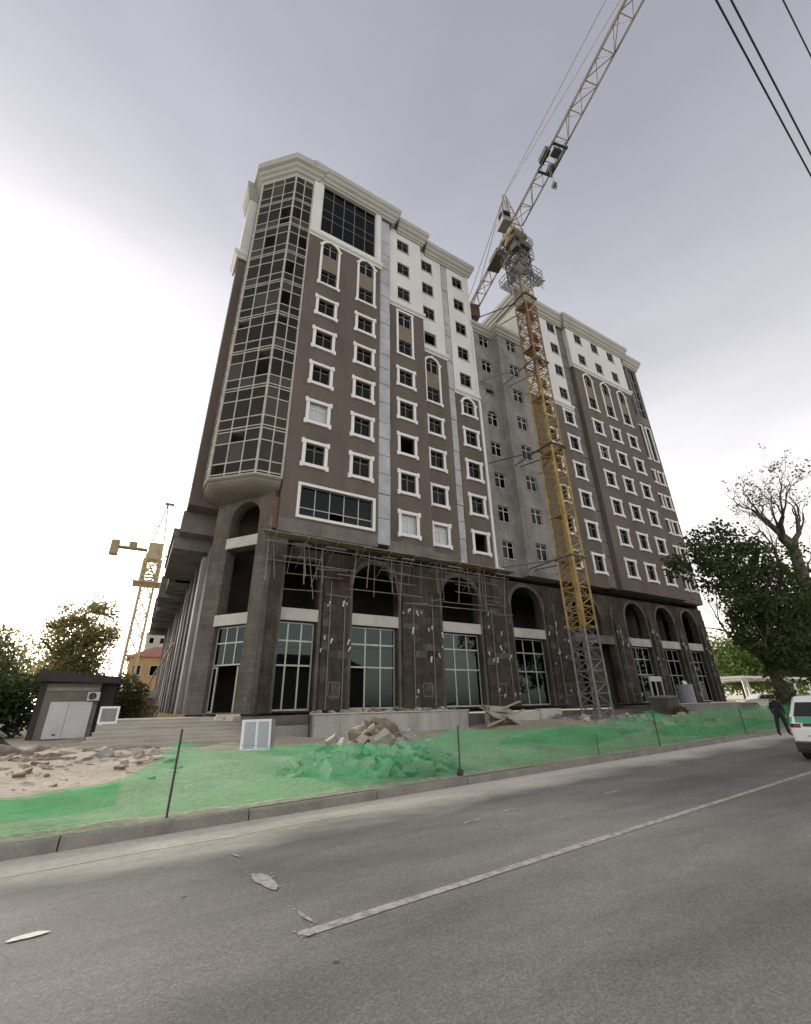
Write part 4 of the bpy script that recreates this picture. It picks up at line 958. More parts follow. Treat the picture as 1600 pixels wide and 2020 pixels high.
mb = MB(); mb.tube(jp(6.9, -.12, ZJ-3.35), jp(6.9, .12, ZJ-3.35), .26, 12); mb.tube(jp(6.9, 0, ZJ-3.55), jp(6.9, 0, ZJ-3.95), .05, 6); mb.tube(jp(6.9, 0, ZJ-3.95), jp(7.05, 0, ZJ-4.15), .045, 6); mb.tube(jp(7.05, 0, ZJ-4.15), jp(7.2, 0, ZJ-3.95), .045, 6); mb.build('hook_block', DGREEN, tr)

# far crane at the left
X2, Y2 = -.85, 72
C2 = thing('tower_crane', 'distant haze-paled yellow tower crane with short counter jib left of the building', 'crane', (X2, Y2, 0))
Y2M = mat('hazed_yellow', (.52, .44, .27), .7, .2, 1); G2M = mat('hazed_mast_yellow', (.55, .46, .28), .7, .2, 1)  # far crane yellows lightened in the colour to suggest haze and glare
for q in range(8):
    mb = MB(); lattice_box(mb, (0, 0), 1.6, q*2.75, q*2.75+2.75, 1, .12, .06, False); mb.build('mast_section', G2M, C2)
mb = MB(); lattice_box(mb, (0, 0), 2.2, 18.0, 21.6, 2, .1, .06); mb.box(-1.9, 1.9, -1.9, 1.9, 18.0, 18.12); mb.build('climbing_frame', Y2M, C2)
mb = MB(); mb.tube((0, 0, 21.6), (0, 0, 22.6), 1.1, 16); mb.box(-.9, 1.0, -.8, .8, 22.6, 24.2); mb.build('slewing_unit', Y2M, C2)
mb = MB(); mb.box(-5.5, -1.0, -.6, .6, 23.0, 23.2); mb.bar((-5.5, -.6, 23.9), (-1, -.6, 23.9), .08); mb.box(-3.4, -2.4, -.5, .5, 23.2, 24.0)
for q in range(7): mb.bar((-5.4+q*.7, -.6, 23.2), (-5.4+q*.7, -.6, 23.9), .06)
mb.bar((0, 0, 23), (0, 0, 23.1), .05); mb.build('counter_jib', mat('pale_crane_deck', (.38, .3, .2), .7, .2, 1), C2)
mb = MB(); mb.box(-5.6, -4.6, -.7, .7, 21.9, 23.9); mb.build('counterweight', mat('tan_ballast', (.40, .31, .2), .9, .15, 1), C2)
mb = MB(); mb.bar((-.6, 0, 24.6), (.35, 0, 31.0), .12); mb.bar((.9, 0, 24.6), (.35, 0, 31.0), .12); mb.bar((-.2, 0, 27), (.6, 0, 27.5), .1); mb.box(-.1, 1.2, -.2, .2, 30.8, 31.1); mb.build('tower_head', STEEL_G, C2)
mb = MB(); mb.bar((.35, 0, 30.9), (-5.2, 0, 24.1), .05); mb.build('tie_bar', STEEL_G, C2)
mb = MB(); truss(mb, (1.3, 0, 23.2), Vector((.35, .94, 0)).normalized(), Vector((-.94, .35, 0)), 30, 1.3, 1.3, 12); mb.build('jib', Y2M, C2)

# ================================================================== GREEN NET FENCE
def net_mat():
    m = bpy.data.materials.new('green_debris_net'); m.use_nodes = True; t = m.node_tree; t.nodes.clear(); N = t.nodes.new; K = t.links.new
    o = N('ShaderNodeOutputMaterial'); tr = N('ShaderNodeBsdfTransparent'); tr.inputs[0].default_value = (.93, .98, .94, 1)
    d = N('ShaderNodeBsdfDiffuse'); d.inputs[0].default_value = (.085, .5, .215, 1); tl = N('ShaderNodeBsdfTranslucent'); tl.inputs[0].default_value = (.085, .5, .215, 1)
    m1 = N('ShaderNodeMixShader'); m1.inputs[0].default_value = .3; K(d.outputs[0], m1.inputs[1]); K(tl.outputs[0], m1.inputs[2])
    g = N('ShaderNodeNewGeometry'); mp = N('ShaderNodeMapping'); mp.inputs['Scale'].default_value = (.5, .5, 3.2); K(g.outputs['Position'], mp.inputs[0])
    n = N('ShaderNodeTexNoise'); n.inputs['Scale'].default_value = 2.2; n.inputs['Detail'].default_value = 5; K(mp.outputs[0], n.inputs['Vector'])
    mr = N('ShaderNodeMapRange'); mr.inputs['From Min'].default_value = .32; mr.inputs['From Max'].default_value = .68; mr.inputs['To Min'].default_value = .38; mr.inputs['To Max'].default_value = .54; K(n.outputs['Fac'], mr.inputs['Value'])
    mp2 = N('ShaderNodeMapping'); mp2.inputs['Scale'].default_value = (.55, .55, 7.5); mp2.inputs['Rotation'].default_value = (0, .10, 0); K(g.outputs['Position'], mp2.inputs[0])
    n2 = N('ShaderNodeTexNoise'); n2.inputs['Scale'].default_value = 1.5; n2.inputs['Detail'].default_value = 4; K(mp2.outputs[0], n2.inputs['Vector'])      # bunched threads along the creases
    mr2 = N('ShaderNodeMapRange'); mr2.inputs['From Min'].default_value = .57; mr2.inputs['From Max'].default_value = .70; mr2.inputs['To Max'].default_value = .28; K(n2.outputs['Fac'], mr2.inputs['Value'])
    ad = N('ShaderNodeMath'); ad.operation = 'ADD'; ad.use_clamp = True; K(mr.outputs[0], ad.inputs[0]); K(mr2.outputs[0], ad.inputs[1])
    m2 = N('ShaderNodeMixShader'); K(ad.outputs[0], m2.inputs[0]); K(tr.outputs[0], m2.inputs[1]); K(m1.outputs[0], m2.inputs[2]); K(m2.outputs[0], o.inputs[0]); return m
NETM = net_mat()
FN = thing('net_fence', 'sagging green debris net strung on thin posts along the kerb', 'fence')
TOP = [(-9, .55), (-4, .5), (-1.2, .57), (-.57, .6), (.08, .64), (.6, .95), (.80, 1.14), (1.2, .99), (1.9, .95), (3.0, .97), (4.75, .85), (5.8, .9), (6.65, 1.06), (8, .98), (11, .97), (12.2, .95), (13.6, 1.02), (15.95, 1.27), (17.4, 1.0), (21.4, 1.24), (25, 1.2), (30, 1.25), (33, 1.2)]
def topz(x):
    for (a, za), (b, zb) in zip(TOP, TOP[1:]):
        if a <= x <= b: k = (x-a)/(b-a); return za+(zb-za)*k
    return .9
def noff(x, k): return .36+.05*math.sin(x*1.9)+.03*math.sin(x*5.3+1)+(.10*math.sin(x*2.7+k*5)+.06*math.sin(x*7+k*9))*math.sin(math.pi*k)*.8+(.25*(1-k) if x < .5 else .12*(1-k))
def crease(x, k):      # tension folds running down from the posts
    c = 0
    for px in (.8, 6.65, 12.2, 15.95, 24):
        d = x-px; c += .035*math.exp(-abs(d)*.55)*math.sin(abs(d)*7+(1-k)*9)
    return c+.02*math.sin(x*11+k*13)*math.sin(x*1.3)
def sheet(x0, x1, zb, zt, extra, name, nx, nk=10):
    mb = MB(); rn = random.Random(x0)
    for i in range(nx+1):
        x = x0+(x1-x0)*i/nx; a = zb(x); b = zt(x)+.012*math.sin(x*9)+rn.uniform(-.008, .008)
        for j in range(nk+1): k = j/nk; mb.v.append((x, KY(x)+noff(x, k)+crease(x, k)+extra, a+(b-a)*k))
    for i in range(nx):
        for j in range(nk): q = i*(nk+1)+j; mb.f.append((q, q+nk+1, q+nk+2, q+1)); mb.m.append(0)
    return mb.build(name, NETM, FN, smooth=True)
gz_ = lambda x: site_h(x, KY(x)+.4)+.015
prev = -9
for px in (.80, 6.65, 15.95, 24.0, 33):
    sheet(prev, px, gz_, topz, 0, 'net_panel', int((px-prev)*14)); prev = px
o = sheet(-9, .12, lambda x: .3+.03*math.sin(x*2), lambda x: topz(x)+.02, .10, 'net_fold', 60, 5); o['label'] = 'doubled fold of netting at the left'
sheet(8.2, 15.5, lambda x: .5+.12*math.sin(x*.9), lambda x: .8+.1*math.sin(x*.7), .12, 'net_fold', 50, 4); sheet(15.9, 31, lambda x: .3+.1*math.sin(x*.5), lambda x: .62+.1*math.sin(x*.8), .12, 'net_fold', 60, 4)
PM = mat('rusty_post', (.06, .055, .05), .8, .3, 6)
for (x, zt, r_) in ((.80, 1.30, .017), (6.65, 1.12, .017), (12.2, .72, .012), (15.95, 1.36, .02), (24.0, 1.3, .018), (-5, .7, .017)):
    y = KY(x)+.3; mb = MB(); mb.tube((x, y, .05), (x+.015, y+.01, zt), r_, 7); mb.build('post', PM, FN)
    if x == 6.65: mb = MB(); mb.tube((x-.03, y-.02, .14), (x+.03, y, .24), .07, 8); mb.build('post_base', PM, FN)
mb = MB()
for (a, b) in (((.80, 1.12), (6.65, 1.0)),):
    pts = [(a[0]+(b[0]-a[0])*i/14, a[1]+(b[1]-a[1])*i/14-.16*math.sin(math.pi*i/14)) for i in range(15)]
    for p, q in zip(pts, pts[1:]): mb.tube((p[0], KY(p[0])+.33, p[1]), (q[0], KY(q[0])+.33, q[1]), .004, 4, cap=False)
mb.build('top_string', NETM, FN)

# ================================================================== RUBBLE AND LOOSE THINGS
def rock(rr, sx, sy, sz, j=.18):
    mb = MB(); n = [(-1, -1, -1), (1, -1, -1), (1, 1, -1), (-1, 1, -1), (-1, -1, 1), (1, -1, 1), (1, 1, 1), (-1, 1, 1)]
    mb.v = [(x*sx*(1+rr.uniform(-j, j)), y*sy*(1+rr.uniform(-j, j)), z*sz*(1+rr.uniform(-j, j))) for x, y, z in n]
    for f in ((0, 3, 2, 1), (4, 5, 6, 7), (0, 1, 5, 4), (1, 2, 6, 5), (2, 3, 7, 6), (3, 0, 4, 7)): mb.f.append(f); mb.m.append(0)
    return mb
def slab(name, parent, m, l, w, h, loc, rot):
    mb = MB(); mb.box(-l/2, l/2, -w/2, w/2, -h/2, h/2); o = mb.build(name, m, parent, loc); o.rotation_euler = rot; return o
BMX = mat('old_plank', (.36, .31, .24), .9, .25, 2); BRK = mat('loose_brick', (.2, .115, .085), .9, .25, 6)
STN = mat('broken_stone', (.36, .345, .31), .95, .25, 3, .4, 18, fine=.12); STN2 = mat('broken_render', (.47, .42, .35), .95, .25, 3, .4, 18, fine=.1); STN3 = mat('brown_rubble', (.24, .19, .145), .95, .3, 3, .4, 18)
RP = thing('rubble_heap', 'heap of broken stone blocks behind the green net', 'rubble', (5.55, 11.0, .2)); rr = random.Random(21)
shapes = []
for q in range(24):
    s = rr.uniform(.055, .125); shapes.append(rock(rr, s*rr.uniform(.9, 1.6), s*rr.uniform(.8, 1.2), s*rr.uniform(.35, .8)))
meshes = [[s.mesh('stone', m) for s in shapes] for m in (STN, STN2, STN3)]
mb = MB(); nn = 28; hh = 1.08
def heap(r_, a): return hh*max(0, 1-r_)**.9*(1+.12*math.sin(a*3+1)+.07*math.sin(a*7))
for i in range(9):
    for j in range(nn): a = 2*math.pi*j/nn; r_ = i/8; mb.v.append((2.2*r_*math.cos(a)-.1, 1.5*r_*math.sin(a), heap(r_, a)*.93-.12))
for i in range(8):
    for j in range(nn): mb.f.append((i*nn+j, (i+1)*nn+j, (i+1)*nn+(j+1) % nn, i*nn+(j+1) % nn)); mb.m.append(0)
mb.build('heap_core', STN3, RP)
for q in range(300):
    a = rr.uniform(0, 2*math.pi) if q < 60 else rr.uniform(math.pi*.95, 2.05*math.pi); r_ = math.sqrt(rr.uniform(0, 1.08)); h_ = heap(min(r_, 1), a)
    k = 2 if (h_ > .68 and rr.random() < .6) else 1 if (h_ > .65 or rr.random() < .3) else 0
    o = put('stone', meshes[k][rr.randrange(24)], RP, (2.2*r_*math.cos(a)-.1, 1.5*r_*math.sin(a), h_*.95+rr.uniform(-.05, .06)))
    o.rotation_euler = (rr.uniform(-.7, .7), rr.uniform(-.7, .7), rr.uniform(0, 6.28)); s = rr.choice((.7, .85, 1.0, 1.2, 1.45))*rr.uniform(.9, 1.15); o.scale = (s, s, s)
DB = thing('debris_scatter', 'scattered broken slabs and stones on the dirt before the hut', 'rubble', (-2.5, 17, .15))
for q in range(280):
    x = rr.uniform(-6.5, 1.5); y = rr.gauss(18.6, 2.2) if q < 210 else rr.uniform(12, 17)
    o = put('stone', meshes[rr.choice((0, 1, 1, 2))][rr.randrange(24)], DB, (x+2.5, y-17, site_h(x, y)-.15+.0)); o.rotation_euler = (rr.uniform(-.4, .4), rr.uniform(-.4, .4), rr.uniform(0, 6.28)); s = rr.uniform(.4, 1.7)*(1 if y > 17 else .5); o.scale = (s*1.3, s, s*.7)
for q in range(22):
    x = rr.uniform(-6, 1.2); y = rr.uniform(14.5, 21.3); k = rr.random()
    if k < .5: slab('plank', DB, rr.choice((BMX, WOODD)), rr.uniform(.5, 1.6), rr.uniform(.06, .16), .03, (x+2.5, y-17, site_h(x, y)-.15+.04), (rr.uniform(-.08, .08), rr.uniform(-.08, .08), rr.uniform(0, 3.1)))
    else: slab('brick', DB, BRK, .24, .12, .08, (x+2.5, y-17, site_h(x, y)-.15+.03), (rr.uniform(-.3, .3), rr.uniform(-.3, .3), rr.uniform(0, 3.1)))
t = thing('soil_ridge', 'low ridge of dark earth between the hut and the pale dirt', 'soil', (-4.4, 22.9, .12)); mb = MB(); n1, n2 = 46, 9
for i in range(n1+1):
    u = i/n1
    for j in range(n2+1): v = j/n2; mb.v.append((-4.2+7.2*u+.2*math.sin(u*19), -1.2+2.4*v+.3*math.sin(u*9), (math.sin(math.pi*v)**.8)*math.sin(math.pi*min(1, max(0, u)))**.5*(.34+.12*math.sin(u*23)+.08*math.sin(u*51+v*7))+rr.uniform(-.02, .02)))
for i in range(n1):
    for j in range(n2): q = i*(n2+1)+j; mb.f.append((q, q+n2+1, q+n2+2, q+1)); mb.m.append(0)
mb.build('earth', mat('dark_earth', (.13, .095, .07), .95, .4, 3, .5, 14, fine=.25), t, smooth=True)
DB2 = thing('debris_scatter', 'loose stones strewn over the dirt near the crane foot', 'rubble', (28, 18, .5))
for q in range(70):
    x = rr.uniform(22, 36); y = rr.uniform(16, 21.5); o = put('stone', meshes[rr.choice((0, 1, 2))][rr.randrange(24)], DB2, (x-28, y-18, site_h(x, y)-.5+.05)); o.rotation_euler = (rr.uniform(-.4, .4), rr.uniform(-.4, .4), rr.uniform(0, 6.28)); s = rr.uniform(.8, 2.4); o.scale = (s, s, s)
DB3 = thing('debris_scatter', 'broken pieces of block lying along the top of the retaining wall', 'rubble', (12, 22.4, 1.2))
for q in range(60):
    x = rr.uniform(7.9, 16.8); o = put('stone', meshes[rr.choice((0, 1, 2, 2))][rr.randrange(24)], DB3, (x-12, rr.uniform(-.3, 1.2), .08)); o.rotation_euler = (rr.uniform(-.4, .4), rr.uniform(-.4, .4), rr.uniform(0, 6.28)); s = rr.uniform(.6, 1.8); o.scale = (s*1.6, s, s*.7)
TB = thing('board_pile', 'leaning pile of old boards and plaster sheets against the retaining wall end', 'boards', (18.4, 21.2, .4))
BM = mat('grey_board', (.42, .375, .31), .9, .25, 2, .2, 14)
PLS = mat('plaster_sheet', (.5, .49, .47), .85, .1, 3)
for (m, l, w, h, loc, rot) in ((BM, 2.4, .9, .05, (.1, -.15, .55), (.62, .15, .35)), (BM, 2.6, .3, .05, (-.5, -.35, .5), (.3, .42, .2)), (PLS, 1.7, .7, .02, (.9, -.5, .28), (.45, .25, .3)), (PLS, 1.3, .5, .02, (1.0, -.9, .05), (.3, .22, .2)), (BM, 3.4, .12, .08, (.3, -.55, .42), (.1, -.22, .15)), (BM, 3.0, .14, .06, (.9, .1, .95), (.1, -.2, .2)), (WOODD, 2.0, .2, .05, (-.75, -.4, .3), (.2, .9, .3)), (WOODD, .1, .1, 1.1, (-1.0, -.5, .45), (0, .2, 0)), (BM, 1.8, .6, .04, (.5, .2, .85), (.5, .05, .1))):
    slab('board', TB, m, l, w, h, loc, rot)
# loose white double window and its prop
WP = mat('white_plastic', (.78, .8, .82), .4, .03, 3)
def loose_window(name, label, loc, w, h, n, lean, rz, gm):
    t = thing(name, label, 'window', loc, rz); t.rotation_euler = (lean, 0, rz); fr = MB(); q = .085
    for (a, b, c, d) in ((-w/2, -w/2+q, 0, h), (w/2-q, w/2, 0, h), (-w/2+q, w/2-q, 0, q), (-w/2+q, w/2-q, h-q, h)): fr.box(a, b, -.035, .035, c, d)
    if n == 2: fr.box(-q/2, q/2, -.03, .03, q, h-q)
    fr.build('frame', WP, t)
    xs_ = [-w/2+q, 0, w/2-q] if n == 2 else [-w/2+q, w/2-q]
    for a, b in zip(xs_, xs_[1:]): mb = MB(); mb.box(a+(.045 if n == 2 and a == 0 else .002), b-(.045 if n == 2 and b == 0 else .002), -.008, .008, q, h-q); mb.build('pane', gm, t)
    return t
PALEG = mat('filmed_glass', (.40, .46, .50), .25, .06, 2)
loose_window('loose_window', 'white double window leaning beside the stairs in front of the plinth', (4.1, 17.4, .2), 1.02, 1.0, 2, -.1, .08, PALEG)
t = thing('grey_sheet', 'grey board propped behind the loose white double window', 'board', (4.25, 17.62, .2)); slab('sheet', t, CONC, 1.1, .04, .98, (0, 0, .49), (-.1, 0, .08)); slab('prop', t, WOODD, .06, .06, 1.0, (.2, .32, .42), (.55, 0, 0))
loose_window('loose_window', 'empty white window frame standing at the far end of the steps', (-.62, 24.05, 1.05), .72, .68, 1, -.05, .05, mat('dusk_glass', (.2, .21, .2), .3, .1, 3))
t = thing('pale_plank', 'short pale plank resting on the top step by the entrance', 'plank', (4.0, 22.75, 1.27)); slab('plank', t, mat('fresh_timber', (.55, .47, .34), .8, .12, 4), 1.0, .24, .1, (0, 0, 0), (0, 0, .05)); slab('block', t, CONC_L, .3, .25, .18, (.05, 0, -.14), (0, 0, 0)); slab('block', t, CONC_L, .3, .25, .14, (-.4, 0.02, -.12), (0, 0, 0))
# things in front of the right-hand arches
t = thing('concrete_cube', 'weathered concrete cube with dry weeds at its foot', 'block', (34.1, 20.6, .55))
mb = rock(random.Random(4), .72, .62, .62, .06); mb.build('cube', MASON_G, t, (0, 0, .6)); slab('lid', t, CONC, 1.6, 1.4, .1, (0, 0, 1.24), (.03, -.04, .1))
t = thing('sheet_bin', 'blue grey round sheet-metal bin on the low wall', 'bin', (41.2, 22.75, 1.25)); mb = MB(); mb.tube((0, 0, 0), (0, 0, 1.5), .62, 20, cap=False); mb.tube((0, 0, .02), (0, 0, 1.46), .6, 20, cap=True); BINM = mat('blue_grey_sheet', (.30, .33, .38), .5, .12, 2)
mb.build('drum', BINM, t)
for zz in (.05, .75, 1.45): mb = MB(); mb.tube((0, 0, zz-.02), (0, 0, zz+.02), .65, 20); mb.build('hoop', BINM, t)
t = thing('white_panel', 'tall white panel leaning by the sheet-metal bin', 'panel', (42.9, 23.2, 1.25)); slab('panel', t, WP, .7, .05, 1.9, (0, .2, .93), (-.25, 0, .1)); slab('edge_strip', t, FRAMEG, .05, .07, 1.9, (.34, .2, .93), (-.25, 0, .1))
t = thing('door_frame', 'pale site door frame standing in the sixth arch', 'door', (37.9, 23.3, 1.2)); slab('header', t, FRAMEW, 1.7, .1, .4, (.2, 0, 2.0), (0, 0, 0))
for x in (-.6, .1, 1.0): slab('jamb', t, FRAMEW, .08, .08, 1.8, (x, 0, .9), (0, 0, 0))
# ================================================================== HUT AND BACKGROUND BUILDINGS
HX, HY = -3.0, 33.0
H = thing('site_hut', 'small grey rendered hut with dark flat roof and white panel door', 'hut', (HX, HY, 0))
HM = mat('hut_render', (.175, .152, .132), .95, .2, 1.2, .25, 12); DK = mat('dark_roof_and_recess', (.05, .042, .04), .9, .3, 2)
mb = MB(); mb.box(-1.14, 1.45, 0, 4, 0, 3.05); mb.build('wall', HM, H)
mb = MB(); mb.box(-1.42, -1.15, -.05, 4.2, 0, 3.1); mb.build('left_pier', DK, H); mb = MB(); mb.box(1.46, 2.2, .4, 4.2, 0, 3.1); mb.build('right_dark_recess', DK, H)  # right box is solid dark colour standing for a shaded recess
mb = MB(); mb.v = [(-1.6, -.55, 3.12), (2.35, -.35, 3.02), (2.35, 4.4, 3.0), (-1.6, 4.4, 3.1), (-1.6, -.55, 3.72), (2.35, -.35, 3.38), (2.35, 4.4, 3.4), (-1.6, 4.4, 3.75)]
for f in ((0, 3, 2, 1), (4, 5, 6, 7), (0, 1, 5, 4), (1, 2, 6, 5), (2, 3, 7, 6), (3, 0, 4, 7)): mb.f.append(f); mb.m.append(0)
mb.build('roof', DK, H)
mb = MB(); mb.box(-1.1, 1.4, -.06, 0, 2.62, 2.8); mb.build('lintel', CONC, H)
mb = MB(); mb.box(-.75, 1.22, -.08, -.005, .18, 2.05); d = mb.build('door', mat('white_panel_paint', (.56, .575, .6), .6, .1, 1.5), H); mb = MB(); mb.box(.1, .115, -.09, -.08, .2, 2.03); mb.build('panel_joint', HM, d); mb = MB(); mb.box(-.3, -.15, -.12, -.08, .35, .42); mb.build('handle', DK, d)
t = thing('air_conditioner', 'white outdoor air conditioner unit fixed to the hut wall', 'air conditioner', (HX+1.2, HY-.02, 2.1))
mb = MB(); mb.box(-.3, .3, -.3, 0, 0, .46); mb.build('casing', mat('ac_white', (.55, .55, .52), .6, .05, 3), t)
mb = MB(); mb.tube((-.05, -.3, .23), (-.05, -.315, .23), .19, 18); mb.build('fan_grille', DK, t)
for q in (-.12, .02): mb = MB(); mb.tube((-.05+q*1.2, -.325, .08), (-.05+q*1.2, -.325, .38), .008, 5); mb.build('grille_bar', FRAMEG, t)

def house(name, label, x0, x1, y, depth, h, roofh, wm, rm, cols, rows, win=(1.1, 1.5), z0=0, hip=True):
    t = thing(name, label, 'building', ((x0+x1)/2, y, 0)); w = x1-x0
    mb = MB(); mb.box(-w/2, w/2, 0, depth, z0, h); mb.build('wall', wm, t)
    if hip:
        mb = MB(); e = .5; a = [(-w/2-e, -e, h), (w/2+e, -e, h), (w/2+e, depth+e, h), (-w/2-e, depth+e, h)]; k = min(w, depth)*.35
        b = [(-w/2+k, depth/2-.01, h+roofh), (w/2-k, depth/2-.01, h+roofh), (w/2-k, depth/2+.01, h+roofh), (-w/2+k, depth/2+.01, h+roofh)]; mb.v = a+b
        for f in ((0, 1, 5, 4), (1, 2, 6, 5), (2, 3, 7, 6), (3, 0, 4, 7), (3, 2, 1, 0)): mb.f.append(f); mb.m.append(0)
    else: mb = MB(); mb.box(-w/2-.2, w/2+.2, -.2, depth+.2, h+.01, h+roofh)
    mb.build('roof', rm, t)
    for i in range(cols):
        for j in range(rows):
            x = -w/2+w*(i+.5)/cols; z = 1.3+(h-1.0)*(j+.5)/rows-.3
            mb = MB(); mb.box(x-win[0]/2-.1, x+win[0]/2+.1, -.08, .02, z-win[1]/2-.1, z+win[1]/2+.1); o = mb.build('window', FRAMEW, t); mb = MB(); mb.box(x-win[0]/2, x+win[0]/2, -.1, -.085, z-win[1]/2, z+win[1]/2); mb.build('pane', GLASSP, o)
    return t
house('town_house', 'ochre house with red roof seen between the far crane and the podium', -1.2, 9, 88, 10, 9.6, 2.2, mat('ochre_wall', (.50, .34, .18), .9, .1, .6), mat('red_roof', (.36, .13, .1), .85, .2, 2), 4, 2)
house('apartment_tower', 'faint pale apartment tower far behind the ochre house', 1.0, 12, 150, 12, 21.5, .6, mat('pale_tower', (.46, .45, .42), .9, .05, .4), CONC_L, 4, 6, hip=False)
t = thing('brick_fence', 'low red brick boundary wall behind the steps', 'fence', (1.2, 58, 0)); mb = MB(); mb.box(-2.4, 1.4, 0, .3, 0, 2.7); mb.build('wall', mat('red_fence', (.30, .11, .09), .9, .3, 3), t); mb = MB(); mb.box(-2.5, 1.5, -.1, .4, 2.71, 3.4); mb.build('coping', CONC_L, t)
for i, x in enumerate((-2.2, -.5, 1.2)): mb = MB(); mb.box(x-.15, x+.15, -.1, 0, 0, 2.7); mb.build('post', CONC, t)

house('street_house', 'plain two-storey house across the street, mirrored in the shop windows', 6, 34, -30, 8, 7.2, 2.4, mat('house_wall', (.28, .25, .21), .9, .1, .5), mat('grey_roof', (.14, .12, .11), .9, .2, 2), 7, 2)
TH = thing('clutter_heap', 'dark tarpaulin heap with pale offcuts at the left edge of the site', 'heap', (-5.9, 27.5, .1)); rt = random.Random(8)  # heap stands in for a dark cluster read as motorcycle and umbrella
mb = MB(); n = 26
for i in range(9):
    for j in range(n):
        a = 2*math.pi*j/n; q = i/8; mb.v.append((2.0*q*math.cos(a), 1.3*q*math.sin(a), max(-.1, .95*(1-q**1.6)*(1+.35*math.sin(a*3+q*4)+.2*math.sin(a*7)))))
for i in range(8):
    for j in range(n): mb.f.append((i*n+j, (i+1)*n+j, (i+1)*n+(j+1) % n, i*n+(j+1) % n)); mb.m.append(0)
mb.build('clutter', mat('dark_clutter', (.035, .034, .036), .6, .3, 3, .3, 9), TH, smooth=True)
for i in range(9): slab('offcut', TH, rt.choice((WP, CONC_L, BM)), rt.uniform(.4, 1.3), rt.uniform(.1, .3), .05, (rt.uniform(-1.8, 1.6), rt.uniform(-1.4, .2), rt.uniform(.2, .85)), (rt.uniform(-.6, .6), rt.uniform(-.6, .6), rt.uniform(0, 3)))

# ================================================================== TREES
def leaf_mat(name, c1, c2, tlf=.35):
    m = bpy.data.materials.new(name); m.use_nodes = True; t = m.node_tree; b = t.nodes['Principled BSDF']; b.inputs['Roughness'].default_value = .6; b.inputs['Specular IOR Level'].default_value = .3
    g = t.nodes.new('ShaderNodeNewGeometry'); n = t.nodes.new('ShaderNodeTexNoise'); n.inputs['Scale'].default_value = .7; n.inputs['Detail'].default_value = 4; n.inputs['Roughness'].default_value = .8; t.links.new(g.outputs['Position'], n.inputs['Vector'])
    r = t.nodes.new('ShaderNodeValToRGB'); r.color_ramp.elements[0].position = .3; r.color_ramp.elements[0].color = (*c1, 1); r.color_ramp.elements[1].position = .7; r.color_ramp.elements[1].color = (*c2, 1)
    t.links.new(n.outputs['Fac'], r.inputs[0]); t.links.new(r.outputs[0], b.inputs['Base Color'])
    tl = t.nodes.new('ShaderNodeBsdfTranslucent'); t.links.new(r.outputs[0], tl.inputs[0]); mx = t.nodes.new('ShaderNodeMixShader'); mx.inputs[0].default_value = tlf
    o = t.nodes['Material Output']; t.links.new(b.outputs[0], mx.inputs[1]); t.links.new(tl.outputs[0], mx.inputs[2]); t.links.new(mx.outputs[0], o.inputs[0]); return m
BARK = mat('bark', (.085, .068, .052), .95, .35, 4, .5, 14, stretch=(1, 1, .3)); BARK_G = mat('grey_bark', (.105, .088, .074), .95, .3, 4, .5, 14, stretch=(1, 1, .3))
LF_D = leaf_mat('dark_leaves', (.026, .046, .016), (.088, .12, .038), .35); LF_B = leaf_mat('bright_leaves', (.08, .14, .03), (.17, .24, .06)); LF_O = leaf_mat('hazed_olive_leaves', (.24, .225, .10), (.40, .37, .17), .7); LF_S = leaf_mat('dusty_leaves', (.11, .125, .06), (.21, .22, .105), .6)  # olive leaves paled in colour and translucency to stand for haze
def leaves(mb, rg_, c, rad, n, size, shell=.5):
    for _ in range(n):
        while True:
            v = Vector((rg_.uniform(-1, 1), rg_.uniform(-1, 1), rg_.uniform(-1, 1)))
            if .02 < v.length <= 1: break
        v = v.normalized()*(v.length**shell); p = Vector(c)+Vector((v.x*rad[0], v.y*rad[1], v.z*rad[2]))
        d = Vector((rg_.gauss(0, 1), rg_.gauss(0, 1), rg_.gauss(0, .7)-.3)).normalized(); s = d.orthogonal().normalized(); s.rotate(Matrix.Rotation(rg_.uniform(0, 6.3), 3, d)); L_ = size*rg_.uniform(.6, 1.3); w = L_*.36
        n0 = len(mb.v); mb.v += [tuple(p), tuple(p+d*L_*.5+s*w), tuple(p+d*L_), tuple(p+d*L_*.5-s*w)]; mb.f.append((n0, n0+1, n0+2, n0+3)); mb.m.append(0)
def branch(mb, rg_, p, d, L_, r, depth, tips, bend=.35, up=.15, n=4, kids=(2, 3), minr=.012):
    p = Vector(p); d = Vector(d).normalized(); seg = L_/n
    for i in range(n):
        q = p+d*seg; r2 = r*(.86 if i < n-1 else .72); mb.tube(p, q, r, 7 if r > .08 else 5, 0, r2, False); p = q; r = r2
        d = (d+Vector((rg_.uniform(-bend, bend), rg_.uniform(-bend, bend), rg_.uniform(-bend, bend)+up))).normalized()
        if depth > 0 and i >= 1 and rg_.random() < .55:
            e = (d+Vector((rg_.uniform(-1, 1), rg_.uniform(-1, 1), rg_.uniform(-.2, .7)))).normalized(); branch(mb, rg_, p, e, L_*.6, r*.55, depth-1, tips, bend, up, n, kids, minr)
    tips.append(tuple(p))
    if depth > 0 and r > minr:
        for _ in range(rg_.randint(*kids)):
            e = (d+Vector((rg_.uniform(-.9, .9), rg_.uniform(-.9, .9), rg_.uniform(-.3, .6)))).normalized(); branch(mb, rg_, p, e, L_*rg_.uniform(.55, .8), r*.7, depth-1, tips, bend, up, n, kids, minr)
